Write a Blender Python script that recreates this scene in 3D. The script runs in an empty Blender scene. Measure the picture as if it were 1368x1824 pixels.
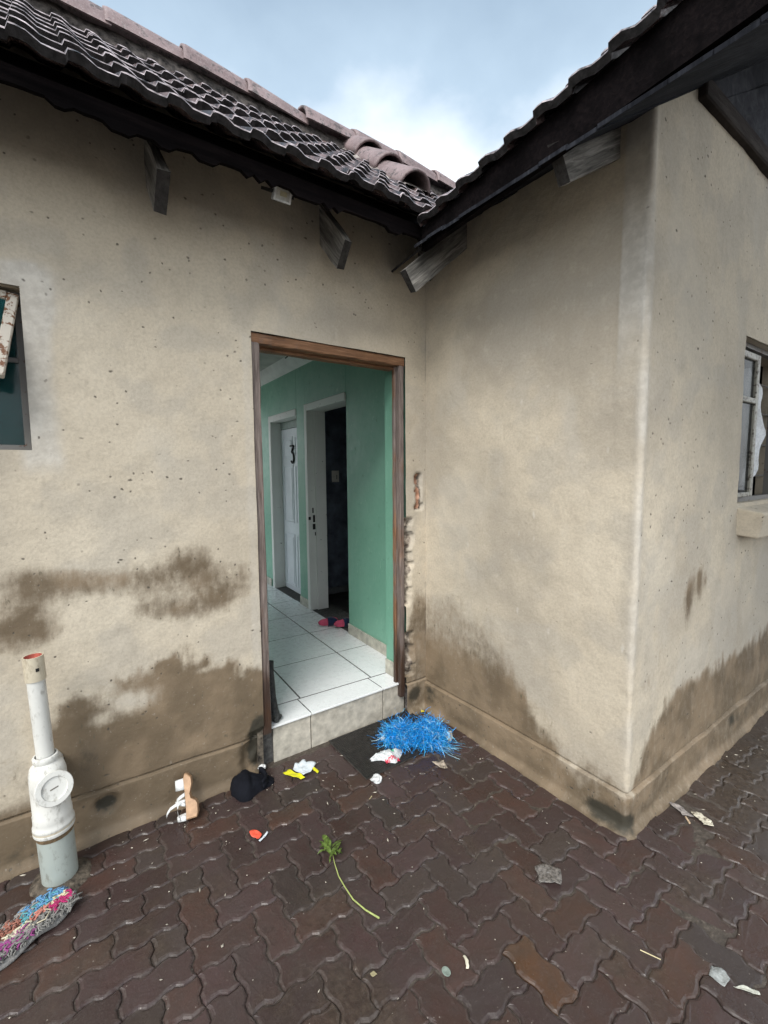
import bpy, math, random
import numpy as np
from mathutils import Vector, Matrix, Euler
R = math.radians
random.seed(7)
rng = np.random.default_rng(11)

# ------------------------------------------------------------------ camera, sky, sun, exposure
S = bpy.context.scene
COL = S.collection
cam_d = bpy.data.cameras.new("camera")
cam = bpy.data.objects.new("camera", cam_d)
COL.objects.link(cam)
S.camera = cam
CAM = Vector((-1.874, -2.191, 1.553))
YAW, PITCH, ROLL = R(35.265), R(-5.234), R(-0.452)
_f = Vector((math.sin(YAW) * math.cos(PITCH), math.cos(YAW) * math.cos(PITCH), math.sin(PITCH)))
_r0 = Vector((math.cos(YAW), -math.sin(YAW), 0))
_u0 = _r0.cross(_f)
_r = _r0 * math.cos(ROLL) + _u0 * math.sin(ROLL)
_u = _u0 * math.cos(ROLL) - _r0 * math.sin(ROLL)
cam.matrix_world = Matrix(((_r.x, _u.x, -_f.x, CAM.x), (_r.y, _u.y, -_f.y, CAM.y),
                           (_r.z, _u.z, -_f.z, CAM.z), (0, 0, 0, 1)))
cam_d.sensor_fit = 'VERTICAL'
cam_d.sensor_height = 36.0
cam_d.lens = 808.93 / 1824 * 36.0
cam_d.clip_start = 0.02
cam_d.clip_end = 500

world = bpy.data.worlds.new("World")
S.world = world
world.use_nodes = True
SUN_EL, SUN_AZ = R(47), R(232)          # azimuth clockwise from +y: behind and left of the camera
sun_d = bpy.data.lights.new("sun", 'SUN')
sun_d.energy = 1.5
sun_d.angle = R(32)
sun_d.color = (1.0, 0.97, 0.93)
sun = bpy.data.objects.new("sun", sun_d)
COL.objects.link(sun)
_sd = Vector((math.sin(SUN_AZ) * math.cos(SUN_EL), math.cos(SUN_AZ) * math.cos(SUN_EL), math.sin(SUN_EL)))
sun.rotation_euler = _sd.to_track_quat('Z', 'Y').to_euler()
sun.location = (-4, -6, 8)
S.view_settings.view_transform = 'Standard'
S.view_settings.look = 'None'
S.view_settings.exposure = 1.28
S.view_settings.gamma = 1.0
S.view_settings.use_curve_mapping = False
S.cycles.use_denoising = True
S.cycles.use_adaptive_sampling = True
S.cycles.adaptive_threshold = .02
S.cycles.max_bounces = 6
S.cycles.diffuse_bounces = 4


def build_world():
    nt = world.node_tree
    nt.nodes.clear()
    N, L = nt.nodes.new, nt.links.new
    out = N('ShaderNodeOutputWorld')
    bg = N('ShaderNodeBackground')
    bg.inputs['Strength'].default_value = 0.1
    L(bg.outputs[0], out.inputs[0])
    sky = N('ShaderNodeTexSky')
    sky.sky_type = 'NISHITA'
    sky.sun_disc = False
    sky.sun_elevation = SUN_EL
    sky.sun_rotation = SUN_AZ
    sky.air_density = 1.0
    sky.dust_density = 2.0
    tc = N('ShaderNodeTexCoord')
    sep = N('ShaderNodeSeparateXYZ')
    L(tc.outputs['Generated'], sep.inputs[0])
    # flat cloud layer: project direction on a plane
    addz = N('ShaderNodeMath'); addz.operation = 'ADD'; addz.inputs[1].default_value = 0.35
    L(sep.outputs[2], addz.inputs[0])
    comb = N('ShaderNodeCombineXYZ')
    for i in (0, 1):
        d = N('ShaderNodeMath'); d.operation = 'DIVIDE'
        L(sep.outputs[i], d.inputs[0]); L(addz.outputs[0], d.inputs[1]); L(d.outputs[0], comb.inputs[i])
    n1 = N('ShaderNodeTexNoise')
    n1.inputs['Scale'].default_value = 2.6
    n1.inputs['Detail'].default_value = 6
    n1.inputs['Roughness'].default_value = 0.5
    L(comb.outputs[0], n1.inputs['Vector'])
    # brightness of the overcast with height (white low, blue-grey cloud deck, bright overhead)
    rr = N('ShaderNodeValToRGB')
    e = rr.color_ramp.elements
    stops = [(0.0, (7.0, 7.2, 7.4, 1)), (0.52, (6.2, 6.5, 6.7, 1)), (0.60, (2.6, 3.3, 3.95, 1)),
             (0.70, (1.6, 2.15, 2.75, 1)), (0.85, (2.8, 3.3, 3.9, 1)), (1.0, (3.6, 4.0, 4.6, 1))]
    while len(e) < len(stops):
        e.new(0.5)
    for el, (p, c) in zip(e, stops):
        el.position = p
        el.color = c
    wob = N('ShaderNodeMath'); wob.operation = 'MULTIPLY_ADD'
    wob.inputs[1].default_value = 0.26
    L(n1.outputs['Fac'], wob.inputs[0])
    sh = N('ShaderNodeMath'); sh.operation = 'SUBTRACT'; sh.inputs[1].default_value = 0.13
    L(sep.outputs[2], sh.inputs[0])
    L(sh.outputs[0], wob.inputs[2])
    L(wob.outputs[0], rr.inputs[0])
    mx = N('ShaderNodeMixRGB')
    mx.inputs[0].default_value = 0.86
    L(sky.outputs[0], mx.inputs[1]); L(rr.outputs[0], mx.inputs[2])
    L(mx.outputs[0], bg.inputs[0])


build_world()

# ------------------------------------------------------------------ small helpers


def project(p):
    d = Vector(p) - CAM
    z = d.dot(_f)
    if z < 0.05:
        return None
    return 684 + 808.93 * d.dot(_r) / z, 912 - 808.93 * d.dot(_u) / z


def link(o, parent=None):
    COL.objects.link(o)
    if parent is not None:
        o.parent = parent
        o.matrix_parent_inverse = Matrix.Translation(-ABS[parent.name])
        ABS[o.name] = ABS[parent.name] + Vector(o.location) if False else Vector((0, 0, 0))
    return o


ABS = {}          # world position of the frame a child is written in (all children are written in world space)


def thing(name, loc, label, cat, group=None):
    o = bpy.data.objects.new(name, None)
    o.empty_display_size = 0.05
    o.location = loc
    COL.objects.link(o)
    ABS[o.name] = Vector(loc)
    o['label'] = label
    o['category'] = cat
    if group:
        o['group'] = group
    return o


def tag(o, label=None, cat=None, group=None, kind=None):
    if label: o['label'] = label
    if cat: o['category'] = cat
    if group: o['group'] = group
    if kind: o['kind'] = kind
    return o


def mesh(name, V, F, m=None, smooth=False):
    me = bpy.data.meshes.new(name)
    me.from_pydata([tuple(v) for v in V], [], [tuple(f) for f in F])
    if m:
        me.materials.append(m)
    if smooth:
        me.polygons.foreach_set('use_smooth', [True] * len(me.polygons))
    me.update()
    return me


def obj(name, V, F, m=None, parent=None, smooth=False, label=None):
    o = bpy.data.objects.new(name, mesh(name, V, F, m, smooth))
    link(o, parent)
    if label:
        o['label'] = label
    return o


def copy_of(me, name, parent=None, mat=None):
    o = bpy.data.objects.new(name, me)
    if mat is not None:
        o.matrix_world = mat
    link(o, parent)
    return o


class MB:
    """collects shapes into one mesh"""
    def __init__(s):
        s.V, s.F = [], []

    def add(s, V, F):
        b = len(s.V)
        s.V += [tuple(v) for v in V]
        s.F += [tuple(i + b for i in f) for f in F]
        return s

    def box(s, a, b, M=None, bev=0.0):
        x0, y0, z0 = a
        x1, y1, z1 = b
        if bev <= 0:
            V = [(x, y, z) for z in (z0, z1) for y in (y0, y1) for x in (x0, x1)]
            F = [(0, 2, 3, 1), (4, 5, 7, 6), (0, 1, 5, 4), (2, 6, 7, 3), (0, 4, 6, 2), (1, 3, 7, 5)]
        else:
            V, F = bevel_box(x0, y0, z0, x1, y1, z1, bev)
        if M is not None:
            V = [M @ Vector(v) for v in V]
        return s.add(V, F)

    def tube(s, P, r, n=8, cap=True, flat=None):
        V, F = tube(P, r, n, cap, flat)
        return s.add(V, F)

    def build(s, name, m=None, parent=None, smooth=False, label=None):
        return obj(name, s.V, s.F, m, parent, smooth, label)


def bevel_box(x0, y0, z0, x1, y1, z1, b):
    # chamfered box: 24 vertices
    cx, cy, cz = (x0 + x1) / 2, (y0 + y1) / 2, (z0 + z1) / 2
    hx, hy, hz = (x1 - x0) / 2, (y1 - y0) / 2, (z1 - z0) / 2
    b = min(b, hx * .9, hy * .9, hz * .9)
    V, idx = [], {}
    for sx in (-1, 1):
        for sy in (-1, 1):
            for sz in (-1, 1):
                for ax in range(3):
                    p = [sx * hx, sy * hy, sz * hz]
                    for k in range(3):
                        if k != ax:
                            p[k] -= (sx, sy, sz)[k] * b
                    idx[(sx, sy, sz, ax)] = len(V)
                    V.append((cx + p[0], cy + p[1], cz + p[2]))
    F = []
    I = lambda sx, sy, sz, ax: idx[(sx, sy, sz, ax)]
    for sg in (-1, 1):
        F.append([I(sg, -1, -1, 0), I(sg, 1, -1, 0), I(sg, 1, 1, 0), I(sg, -1, 1, 0)])
        F.append([I(-1, sg, -1, 1), I(-1, sg, 1, 1), I(1, sg, 1, 1), I(1, sg, -1, 1)])
        F.append([I(-1, -1, sg, 2), I(1, -1, sg, 2), I(1, 1, sg, 2), I(-1, 1, sg, 2)])
    for s1 in (-1, 1):
        for s2 in (-1, 1):
            F.append([I(s1, s2, -1, 0), I(s1, s2, 1, 0), I(s1, s2, 1, 1), I(s1, s2, -1, 1)])
            F.append([I(s1, -1, s2, 0), I(s1, 1, s2, 0), I(s1, 1, s2, 2), I(s1, -1, s2, 2)])
            F.append([I(-1, s1, s2, 1), I(1, s1, s2, 1), I(1, s1, s2, 2), I(-1, s1, s2, 2)])
    for sx in (-1, 1):
        for sy in (-1, 1):
            for sz in (-1, 1):
                F.append([I(sx, sy, sz, 0), I(sx, sy, sz, 1), I(sx, sy, sz, 2)])
    c = Vector((cx, cy, cz))
    G = []
    for f in F:
        a = [Vector(V[i]) for i in f]
        nrm = (a[1] - a[0]).cross(a[2] - a[0])
        mid = sum(a, Vector()) / len(a) - c
        G.append(f if nrm.dot(mid) > 0 else f[::-1])
    return V, G


def tube(P, r, n=8, cap=True, flat=None):
    P = [Vector(p) for p in P]
    m = len(P)
    rr = r if hasattr(r, '__len__') else [r] * m
    V, F = [], []
    prev = None
    for i, p in enumerate(P):
        t = (P[min(i + 1, m - 1)] - P[max(i - 1, 0)])
        t = t.normalized() if t.length > 1e-9 else Vector((0, 0, 1))
        if prev is None:
            a = Vector((0, 0, 1)) if abs(t.z) < .9 else Vector((1, 0, 0))
            prev = t.cross(a).normalized()
        x = (prev - t * prev.dot(t)).normalized()
        y = t.cross(x)
        prev = x
        for k in range(n):
            an = 2 * math.pi * k / n
            V.append(p + (x * math.cos(an) + y * math.sin(an) * (flat or 1)) * rr[i])
    for i in range(m - 1):
        for k in range(n):
            k2 = (k + 1) % n
            F.append((i * n + k, i * n + k2, (i + 1) * n + k2, (i + 1) * n + k))
    if cap:
        F.append(tuple(range(n))[::-1])
        F.append(tuple((m - 1) * n + k for k in range(n)))
    return V, F


def ribbon(P, w, side):
    """flat strip along P, width w, side vector"""
    V, F = [], []
    for i, p in enumerate(P):
        sd = side[i] if isinstance(side, list) else side
        V += [Vector(p) - sd * w / 2, Vector(p) + sd * w / 2]
    for i in range(len(P) - 1):
        F.append((2 * i, 2 * i + 1, 2 * i + 3, 2 * i + 2))
    return V, F


def lathe(prof, n=24, M=None, closed=False):
    V, F = [], []
    for (r_, z_) in prof:
        for k in range(n):
            a = 2 * math.pi * k / n
            v = Vector((r_ * math.cos(a), r_ * math.sin(a), z_))
            V.append(M @ v if M is not None else v)
    for i in range(len(prof) - 1):
        for k in range(n):
            k2 = (k + 1) % n
            F.append((i * n + k, i * n + k2, (i + 1) * n + k2, (i + 1) * n + k))
    return V, F


def vnoise(x, y, seed=0):
    x = np.asarray(x, float); y = np.asarray(y, float)
    xi = np.floor(x).astype(np.int64); yi = np.floor(y).astype(np.int64)
    fx = x - xi; fy = y - yi
    fx = fx * fx * (3 - 2 * fx); fy = fy * fy * (3 - 2 * fy)

    def h(a, b):
        v = (a * 374761393 + b * 668265263 + seed * 982451653) & 0x7fffffff
        v = ((v ^ (v >> 13)) * 1274126177) & 0x7fffffff
        return ((v ^ (v >> 16)) & 0xffff) / 65535.0
    return (h(xi, yi) * (1 - fx) + h(xi + 1, yi) * fx) * (1 - fy) + (h(xi, yi + 1) * (1 - fx) + h(xi + 1, yi + 1) * fx) * fy


def fbm(x, y, seed=0, o=4):
    s, a, t = 0, 1, 0
    for i in range(o):
        s = s + a * vnoise(np.asarray(x) * 2 ** i, np.asarray(y) * 2 ** i, seed + i * 17)
        t += a
        a *= .5
    return s / t


def sst(a, b, x):
    t = np.clip((x - a) / (b - a), 0, 1)
    return t * t * (3 - 2 * t)

# ------------------------------------------------------------------ materials


class Mat:
    def __init__(s, name, rough=0.6, spec=0.4):
        s.m = bpy.data.materials.new(name)
        s.m.use_nodes = True
        s.nt = s.m.node_tree
        s.b = s.nt.nodes['Principled BSDF']
        s.b.inputs['Roughness'].default_value = rough
        s.b.inputs['Specular IOR Level'].default_value = spec
        s._v = None

    def put(s, sock, v):
        if hasattr(v, 'is_output') or hasattr(v, 'links'):
            s.nt.links.new(v, sock)
        elif isinstance(v, (tuple, list)) and len(v) == 3 and sock.type == 'RGBA':
            sock.default_value = (*v, 1)
        else:
            sock.default_value = v

    def n(s, t, **k):
        nd = s.nt.nodes.new(t)
        for a, v in k.items():
            setattr(nd, a, v)
        return nd

    def pos(s):
        return s.n('ShaderNodeNewGeometry').outputs['Position']

    def loc(s, off=True):
        """object coordinates shifted by the object's own random number"""
        c = s.n('ShaderNodeTexCoord').outputs['Object']
        if not off:
            return c
        oi = s.n('ShaderNodeObjectInfo')
        k = s.n('ShaderNodeVectorMath', operation='SCALE')
        k.inputs[0].default_value = (17.3, 9.1, 5.7)
        s.put(k.inputs['Scale'], oi.outputs['Random'])
        a = s.n('ShaderNodeVectorMath', operation='ADD')
        s.put(a.inputs[0], c); s.put(a.inputs[1], k.outputs[0])
        return a.outputs[0]

    def scale(s, v, sc):
        a = s.n('ShaderNodeVectorMath', operation='MULTIPLY')
        s.put(a.inputs[0], v); a.inputs[1].default_value = sc
        return a.outputs[0]

    def noise(s, v, sc, det=4, rg=.55, dist=0):
        nd = s.n('ShaderNodeTexNoise')
        s.put(nd.inputs['Vector'], v)
        nd.inputs['Scale'].default_value = sc
        nd.inputs['Detail'].default_value = det
        nd.inputs['Roughness'].default_value = rg
        nd.inputs['Distortion'].default_value = dist
        return nd.outputs['Fac']

    def vor(s, v, sc, feat='F1', rand=1.0):
        nd = s.n('ShaderNodeTexVoronoi', feature=feat)
        s.put(nd.inputs['Vector'], v)
        nd.inputs['Scale'].default_value = sc
        nd.inputs['Randomness'].default_value = rand
        return nd

    def mr(s, v, a, b, c=0., d=1., smooth=True):
        nd = s.n('ShaderNodeMapRange')
        nd.interpolation_type = 'SMOOTHSTEP' if smooth else 'LINEAR'
        s.put(nd.inputs[0], v)
        for i, q in enumerate((a, b, c, d)):
            s.put(nd.inputs[i + 1], q)
        return nd.outputs[0]

    def ma(s, op, a, b=0., c=0.):
        nd = s.n('ShaderNodeMath', operation=op)
        s.put(nd.inputs[0], a); s.put(nd.inputs[1], b)
        if op in ('MULTIPLY_ADD',):
            s.put(nd.inputs[2], c)
        return nd.outputs[0]

    def mix(s, f, a, b, mode='MIX'):
        nd = s.n('ShaderNodeMixRGB', blend_type=mode)
        s.put(nd.inputs[0], f); s.put(nd.inputs[1], a); s.put(nd.inputs[2], b)
        return nd.outputs[0]

    def ramp(s, f, stops):
        nd = s.n('ShaderNodeValToRGB')
        e = nd.color_ramp.elements
        while len(e) < len(stops):
            e.new(.5)
        for el, (p, c) in zip(e, stops):
            el.position = p
            el.color = (*c, 1)
        s.put(nd.inputs[0], f)
        return nd.outputs[0]

    def bump(s, h, st=.5, d=.01, prev=None):
        nd = s.n('ShaderNodeBump')
        nd.inputs['Strength'].default_value = st
        nd.inputs['Distance'].default_value = d
        s.put(nd.inputs['Height'], h)
        if prev is not None:
            s.put(nd.inputs['Normal'], prev)
        return nd.outputs[0]

    def attr(s, name):
        nd = s.n('ShaderNodeAttribute', attribute_name=name)
        return nd

    def set(s, **k):
        for a, v in k.items():
            s.put(s.b.inputs[a.replace('_', ' ')], v)
        return s


def plain(name, c, rough=.6, var=.15, sc=30, bump=.0, spec=.4, metal=0., w=None):
    m = Mat(name, rough, spec)
    v = m.loc()
    f = m.noise(v, sc, 5, .6)
    dark = tuple(q * (1 - var * 1.6) for q in c)
    light = tuple(min(1, q * (1 + var)) for q in c)
    m.set(Base_Color=m.ramp(f, [(.3, dark), (.7, light)]), Metallic=metal)
    m.set(Roughness=m.mr(m.noise(v, sc * .4, 3), .3, .7, rough * .8, min(1, rough * 1.2)))
    if bump:
        m.set(Normal=m.bump(m.noise(v, sc * 3, 4), bump, .004))
    return m.m


def m_plaster(name='plaster', painted=True):
    m = Mat(name, .85, .25)
    p = m.pos()
    at = m.attr('stain')
    ch = m.n('ShaderNodeSeparateColor')
    m.put(ch.inputs[0], at.outputs['Color'])
    damp, pale, mould = ch.outputs[0], ch.outputs[1], ch.outputs[2]
    rubble = at.outputs['Alpha']
    if not painted:
        damp, pale, mould, rubble = [m.n('ShaderNodeValue').outputs[0] for _ in range(4)]
        damp.default_value = pale.default_value = mould.default_value = rubble.default_value = 0.
    tn = m.n('ShaderNodeSeparateColor')
    m.put(tn.inputs[0], m.attr('tone').outputs['Color'])
    fin = m.noise(p, 80, 3, .65)
    patchy = m.noise(p, 24, 3, .65)
    tone0 = tn.outputs[0] if painted else m.noise(p, 2, 3)
    base = m.ramp(tone0, [(.28, (.40, .355, .285)), (.5, (.54, .475, .37)), (.75, (.585, .52, .41))])
    base = m.mix(m.mr(tn.outputs[1], .42, .66, 0, .5), base, (.42, .385, .325))
    base = m.mix(m.mr(fin, .35, .72, .0, .26), base, (.27, .235, .185))
    mott = m.noise(p, 13, 4, .7)
    base = m.mix(m.mr(mott, .45, .70, 0, .24), base, (.33, .29, .23))
    base = m.mix(m.mr(mott, .30, .44, .30, 0), base, (.54, .49, .40))
    base = m.mix(m.mr(tn.outputs[2], .58, .72, 0, .22), base, (.50, .47, .41))
    cem = m.mix(m.mr(patchy, .35, .7), (.46, .44, .40), (.60, .58, .53))
    base = m.mix(m.ma('MULTIPLY', pale, .75), base, cem)
    # damp
    sp = m.noise(m.scale(p, (1, 1, .35)), 42, 4, .7)
    nzd = m.ma('ADD', m.ma('MULTIPLY', m.ma('SUBTRACT', patchy, .5), .55), m.ma('MULTIPLY', m.ma('SUBTRACT', sp, .5), .55))
    dfac = m.mr(m.ma('ADD', damp, nzd), .10, .95)
    dcol = m.mix(m.mr(tn.outputs[1], .35, .7), (.125, .090, .054), (.215, .157, .098))
    base = m.mix(m.ma('MULTIPLY', dfac, .93), base, dcol)
    salt = m.ma('MULTIPLY', m.mr(m.noise(p, 48, 4, .75), .60, .72), m.mr(damp, .3, .7))
    base = m.mix(m.ma('MULTIPLY', salt, .5), base, (.40, .36, .30))
    # speckled mould in the fringe of the damp
    fr = m.mr(damp, .12, .4)
    spk = m.mr(sp, .62, .70)
    base = m.mix(m.ma('MULTIPLY', m.ma('MULTIPLY', fr, spk), .75), base, (.11, .10, .07))
    mfac = m.mr(m.ma('ADD', mould, m.ma('MULTIPLY', m.ma('SUBTRACT', patchy, .5), .6)), .3, .7)
    base = m.mix(m.ma('MULTIPLY', mfac, .9), base, (.035, .034, .026))
    # pits and nicks
    wv = m.n('ShaderNodeVectorMath', operation='ADD')
    m.put(wv.inputs[0], p)
    nz = m.n('ShaderNodeTexNoise'); nz.inputs['Scale'].default_value = 35
    m.put(nz.inputs['Vector'], p)
    sc_ = m.n('ShaderNodeVectorMath', operation='SCALE'); sc_.inputs['Scale'].default_value = .016
    m.put(sc_.inputs[0], nz.outputs['Color']); m.put(wv.inputs[1], sc_.outputs[0])
    patch_lo = m.noise(p, 3.2, 2, .5)
    pits = None
    for scv, vec, thr, sel in ((15, wv.outputs[0], .115, .50), (8, m.scale(wv.outputs[0], (1, 1, 1.8)), .10, .55), (26, wv.outputs[0], .16, .66)):
        vo = m.vor(vec, scv)
        cs = m.n('ShaderNodeSeparateColor'); m.put(cs.inputs[0], vo.outputs['Color'])
        hit = m.ma('MULTIPLY', m.mr(vo.outputs['Distance'], thr * .35, thr, 1, 0), m.ma('GREATER_THAN', cs.outputs[0], sel))
        hit = m.ma('MULTIPLY', hit, m.mr(m.ma('ADD', patch_lo, m.ma('MULTIPLY', cs.outputs[1], .16)), .40, .54))
        pits = hit if pits is None else m.ma('MAXIMUM', pits, hit)
    base = m.mix(m.ma('MULTIPLY', pits, .85), base, (.085, .075, .06))
    # pale scuffs
    vs = m.vor(m.scale(wv.outputs[0], (1.5, 1.5, .6)), 7.5)
    cs = m.n('ShaderNodeSeparateColor'); m.put(cs.inputs[0], vs.outputs['Color'])
    scuff = m.ma('MULTIPLY', m.mr(vs.outputs['Distance'], .03, .12, 1, 0), m.ma('GREATER_THAN', cs.outputs[1], .80))
    base = m.mix(m.ma('MULTIPLY', scuff, .55), base, (.58, .55, .49))
    # rubble / exposed brick in broken places
    rcol = m.mix(m.mr(patchy, .4, .62), (.13, .105, .085), (.36, .31, .25))
    rcol = m.mix(m.mr(rubble, .75, .95), rcol, m.mix(m.mr(patchy, .35, .62), (.36, .19, .12), (.58, .35, .25)))
    base = m.mix(m.mr(rubble, .3, .6), base, rcol)
    m.set(Base_Color=base)
    m.set(Roughness=m.mr(damp, .2, .8, .86, .6))
    h = m.ma('SUBTRACT', m.ma('MULTIPLY', m.noise(p, 30, 5, .68), 2.2), m.ma('MULTIPLY', pits, 1.3))
    n2 = m.bump(h, .32, .005)
    m.set(Normal=n2)
    return m.m


def m_paver(name='paver_concrete', r0=.17, r1=.44, lift=1.0):
    m = Mat(name, .45, .5)
    oi = m.n('ShaderNodeObjectInfo')
    p = m.pos()
    v = m.loc()
    grit = m.noise(v, 130, 4, .75)
    blot = m.noise(v, 14, 5, .6)
    wide = m.noise(p, 2.1, 4, .55)
    c = m.mix(m.mr(blot, .3, .72, 0, .5), oi.outputs['Color'], (.044, .035, .031))
    dv_ = m.n('ShaderNodeVectorMath', operation='DISTANCE')
    m.put(dv_.inputs[0], p); dv_.inputs[1].default_value = (1.15, -1.55, 0)
    mud = m.ma('MAXIMUM', m.mr(wide, .50, .66, 0, .7), m.mr(m.ma('ADD', dv_.outputs['Value'], m.ma('MULTIPLY', wide, .8)), .75, 1.45, .9, 0))
    c = m.mix(mud, c, m.mix(m.mr(m.noise(p, 45, 4, .7), .35, .7), (.036, .027, .020), (.075, .057, .042)))
    c = m.mix(m.mr(grit, .55, .75, 0, .55), c, (.105, .088, .080))
    c = m.mix(m.mr(grit, .26, .40, .6, 0), c, (.018, .014, .013))
    if lift > 1:
        c = m.mix(m.mr(m.noise(p, 40, 4, .7), .42, .68, .0, .5), c, (.10, .086, .076))  # lighter blotches stand in for highlights along the chamfers
    # scattered pale grit
    vo = m.vor(v, 75)
    cs = m.n('ShaderNodeSeparateColor'); m.put(cs.inputs[0], vo.outputs['Color'])
    dot = m.ma('MULTIPLY', m.mr(vo.outputs['Distance'], .08, .2, 1, 0), m.ma('GREATER_THAN', cs.outputs[0], .93))
    c = m.mix(m.ma('MULTIPLY', dot, .6), c, (.34, .30, .26))
    m.set(Base_Color=c)
    wet = m.noise(p, 5, 4, .6)
    m.set(Roughness=m.ma('ADD', m.mr(wet, .38, .62, r0, r1), m.ma('MULTIPLY', grit, .12)))
    n = m.bump(m.ma('ADD', m.noise(v, 30, 4, .6), m.ma('MULTIPLY', grit, .35)), .45, .006)
    m.set(Normal=n)
    return m.m


def m_ground():
    m = Mat('wet_grit', .6, .4)
    p = m.pos()
    f = m.noise(p, 60, 5, .7)
    c = m.ramp(f, [(.3, (.035, .028, .023)), (.55, (.075, .062, .05)), (.75, (.16, .135, .11))])
    m.set(Base_Color=c, Normal=m.bump(f, .6, .006))
    return m.m


def m_rooftile():
    m = Mat('roof_tile_concrete', .5, .5)
    v = m.loc()
    p = m.pos()
    c = m.ramp(m.noise(v, 9, 5, .6), [(.25, (.07, .045, .043)), (.55, (.15, .10, .095)), (.8, (.24, .18, .175))])
    c = m.mix(m.mr(m.noise(v, 150, 3, .7), .45, .7, 0, .5), c, (.34, .28, .27))
    c = m.mix(m.mr(m.noise(p, 6, 6, .7), .42, .58, 0, .94), c, (.016, .015, .016))
    c = m.mix(m.mr(m.noise(p, 28, 4, .7), .52, .66, 0, .7), c, (.02, .02, .02))
    m.set(Base_Color=c, Roughness=m.mr(m.noise(p, 18, 3), .3, .7, .2, .45),
          Normal=m.bump(m.noise(v, 120, 4, .7), .4, .004))
    return m.m


def m_wood(name, a, b, c, sc=(1, 1, 1), rough=.75, spec=.3, local=False):
    """grain runs along local z"""
    m = Mat(name, rough, spec)
    p = m.loc(False) if local else m.pos()
    v = m.scale(p, sc)
    g = m.noise(v, 60, 6, .65, .6)
    w = m.noise(v, 9, 5, .6, .3)
    col = m.ramp(g, [(.28, a), (.5, b), (.72, c)])
    col = m.mix(m.mr(w, .42, .65, 0, .7), col, tuple(q * .45 for q in a))
    m.set(Base_Color=col, Normal=m.bump(g, .6, .006))
    return m.m


def m_frame_wood(name='weathered_door_frame_wood', grain=(1, 1, .06), grey=(.40, .60)):
    m = Mat(name, .6, .35)
    p = m.pos()
    sep = m.n('ShaderNodeSeparateXYZ'); m.put(sep.inputs[0], p)
    v = m.scale(p, grain)
    g = m.noise(v, 95, 6, .7, .4)
    col = m.ramp(g, [(.28, (.075, .038, .02)), (.5, (.20, .10, .05)), (.74, (.33, .19, .11))])
    gr = m.ramp(g, [(.28, (.065, .05, .045)), (.5, (.17, .135, .12)), (.72, (.30, .25, .22))])
    w = m.noise(m.scale(p, (1, 1, .4)), 6, 5, .65)
    col = m.mix(m.mr(w, grey[0], grey[1]), col, gr)
    # wet dark foot of the posts, soaked in an irregular tide line
    foot = m.mr(m.ma('ADD', sep.outputs[2], m.ma('MULTIPLY', m.noise(v, 40, 4, .6), .5)), .62, .85, 1, 0)
    col = m.mix(m.ma('MULTIPLY', foot, .85), col, (.032, .017, .011))
    m.set(Base_Color=col, Normal=m.bump(g, .7, .005), Roughness=m.mr(foot, 0, 1, .65, .35))
    return m.m


def m_green():
    m = Mat('green_wall_paint', .42, .45)
    p = m.pos()
    c = m.ramp(m.noise(p, 2.2, 5, .55), [(.3, (.15, .35, .25)), (.7, (.20, .42, .31))])
    # scratches and scuffs
    s1 = m.noise(m.scale(p, (1, 1, .18)), 55, 5, .75, 1.2)
    c = m.mix(m.mr(s1, .60, .68, 0, .6), c, (.42, .62, .52))
    d = m.noise(p, 18, 6, .7)
    c = m.mix(m.mr(d, .60, .72, 0, .5), c, (.09, .16, .11))
    m.set(Base_Color=c, Normal=m.bump(m.noise(p, 9, 5, .6), .3, .01), Roughness=m.mr(d, .3, .7, .38, .55))
    return m.m


def m_tile():
    m = Mat('white_glazed_tile', .22, .5)
    v = m.loc()
    c = m.ramp(m.noise(v, 3.5, 5, .6, .6), [(.3, (.74, .77, .77)), (.75, (.82, .84, .84))])
    d = m.noise(m.pos(), 26, 5, .7)
    c = m.mix(m.mr(d, .68, .85, 0, .15), c, (.55, .52, .46))
    m.set(Base_Color=c, Roughness=m.mr(d, .3, .75, .2, .45))
    return m.m


def m_peel(name, paint, under, thr=.6, sc=25):
    m = Mat(name, .5, .4)
    p = m.pos()
    n_ = m.noise(p, sc, 6, .68)
    c = m.mix(m.mr(m.noise(p, 3, 4), .3, .7, 0, .25), paint, tuple(q * .72 for q in paint))
    c = m.mix(m.mr(n_, thr, thr + .05), c, under)
    m.set(Base_Color=c, Normal=m.bump(n_, .3, .004))
    return m.m


def m_glass(name, c, alpha=.8, spec=.3):
    m = Mat(name, .08, spec)
    v = m.pos()
    m.set(Base_Color=m.mix(m.mr(m.noise(v, 7, 4), .3, .7), tuple(q * .6 for q in c), c), Alpha=alpha,
          Roughness=m.mr(m.noise(v, 16, 4), .3, .7, .05, .25))
    return m.m


def m_dirtyplastic(name, c, dirt=(.20, .18, .14), rough=.4, thr=.56):
    m = Mat(name, rough, .45)
    p = m.pos()
    n_ = m.noise(m.scale(p, (1, 1, .5)), 34, 6, .7)
    col = m.mix(m.mr(n_, thr, thr + .18, 0, .6), c, dirt)
    col = m.mix(m.mr(m.noise(p, 9, 4), .35, .75, 0, .35), col, tuple(q * .7 for q in c))
    m.set(Base_Color=col, Roughness=m.mr(n_, .3, .7, rough * .8, rough * 1.4))
    return m.m


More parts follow.
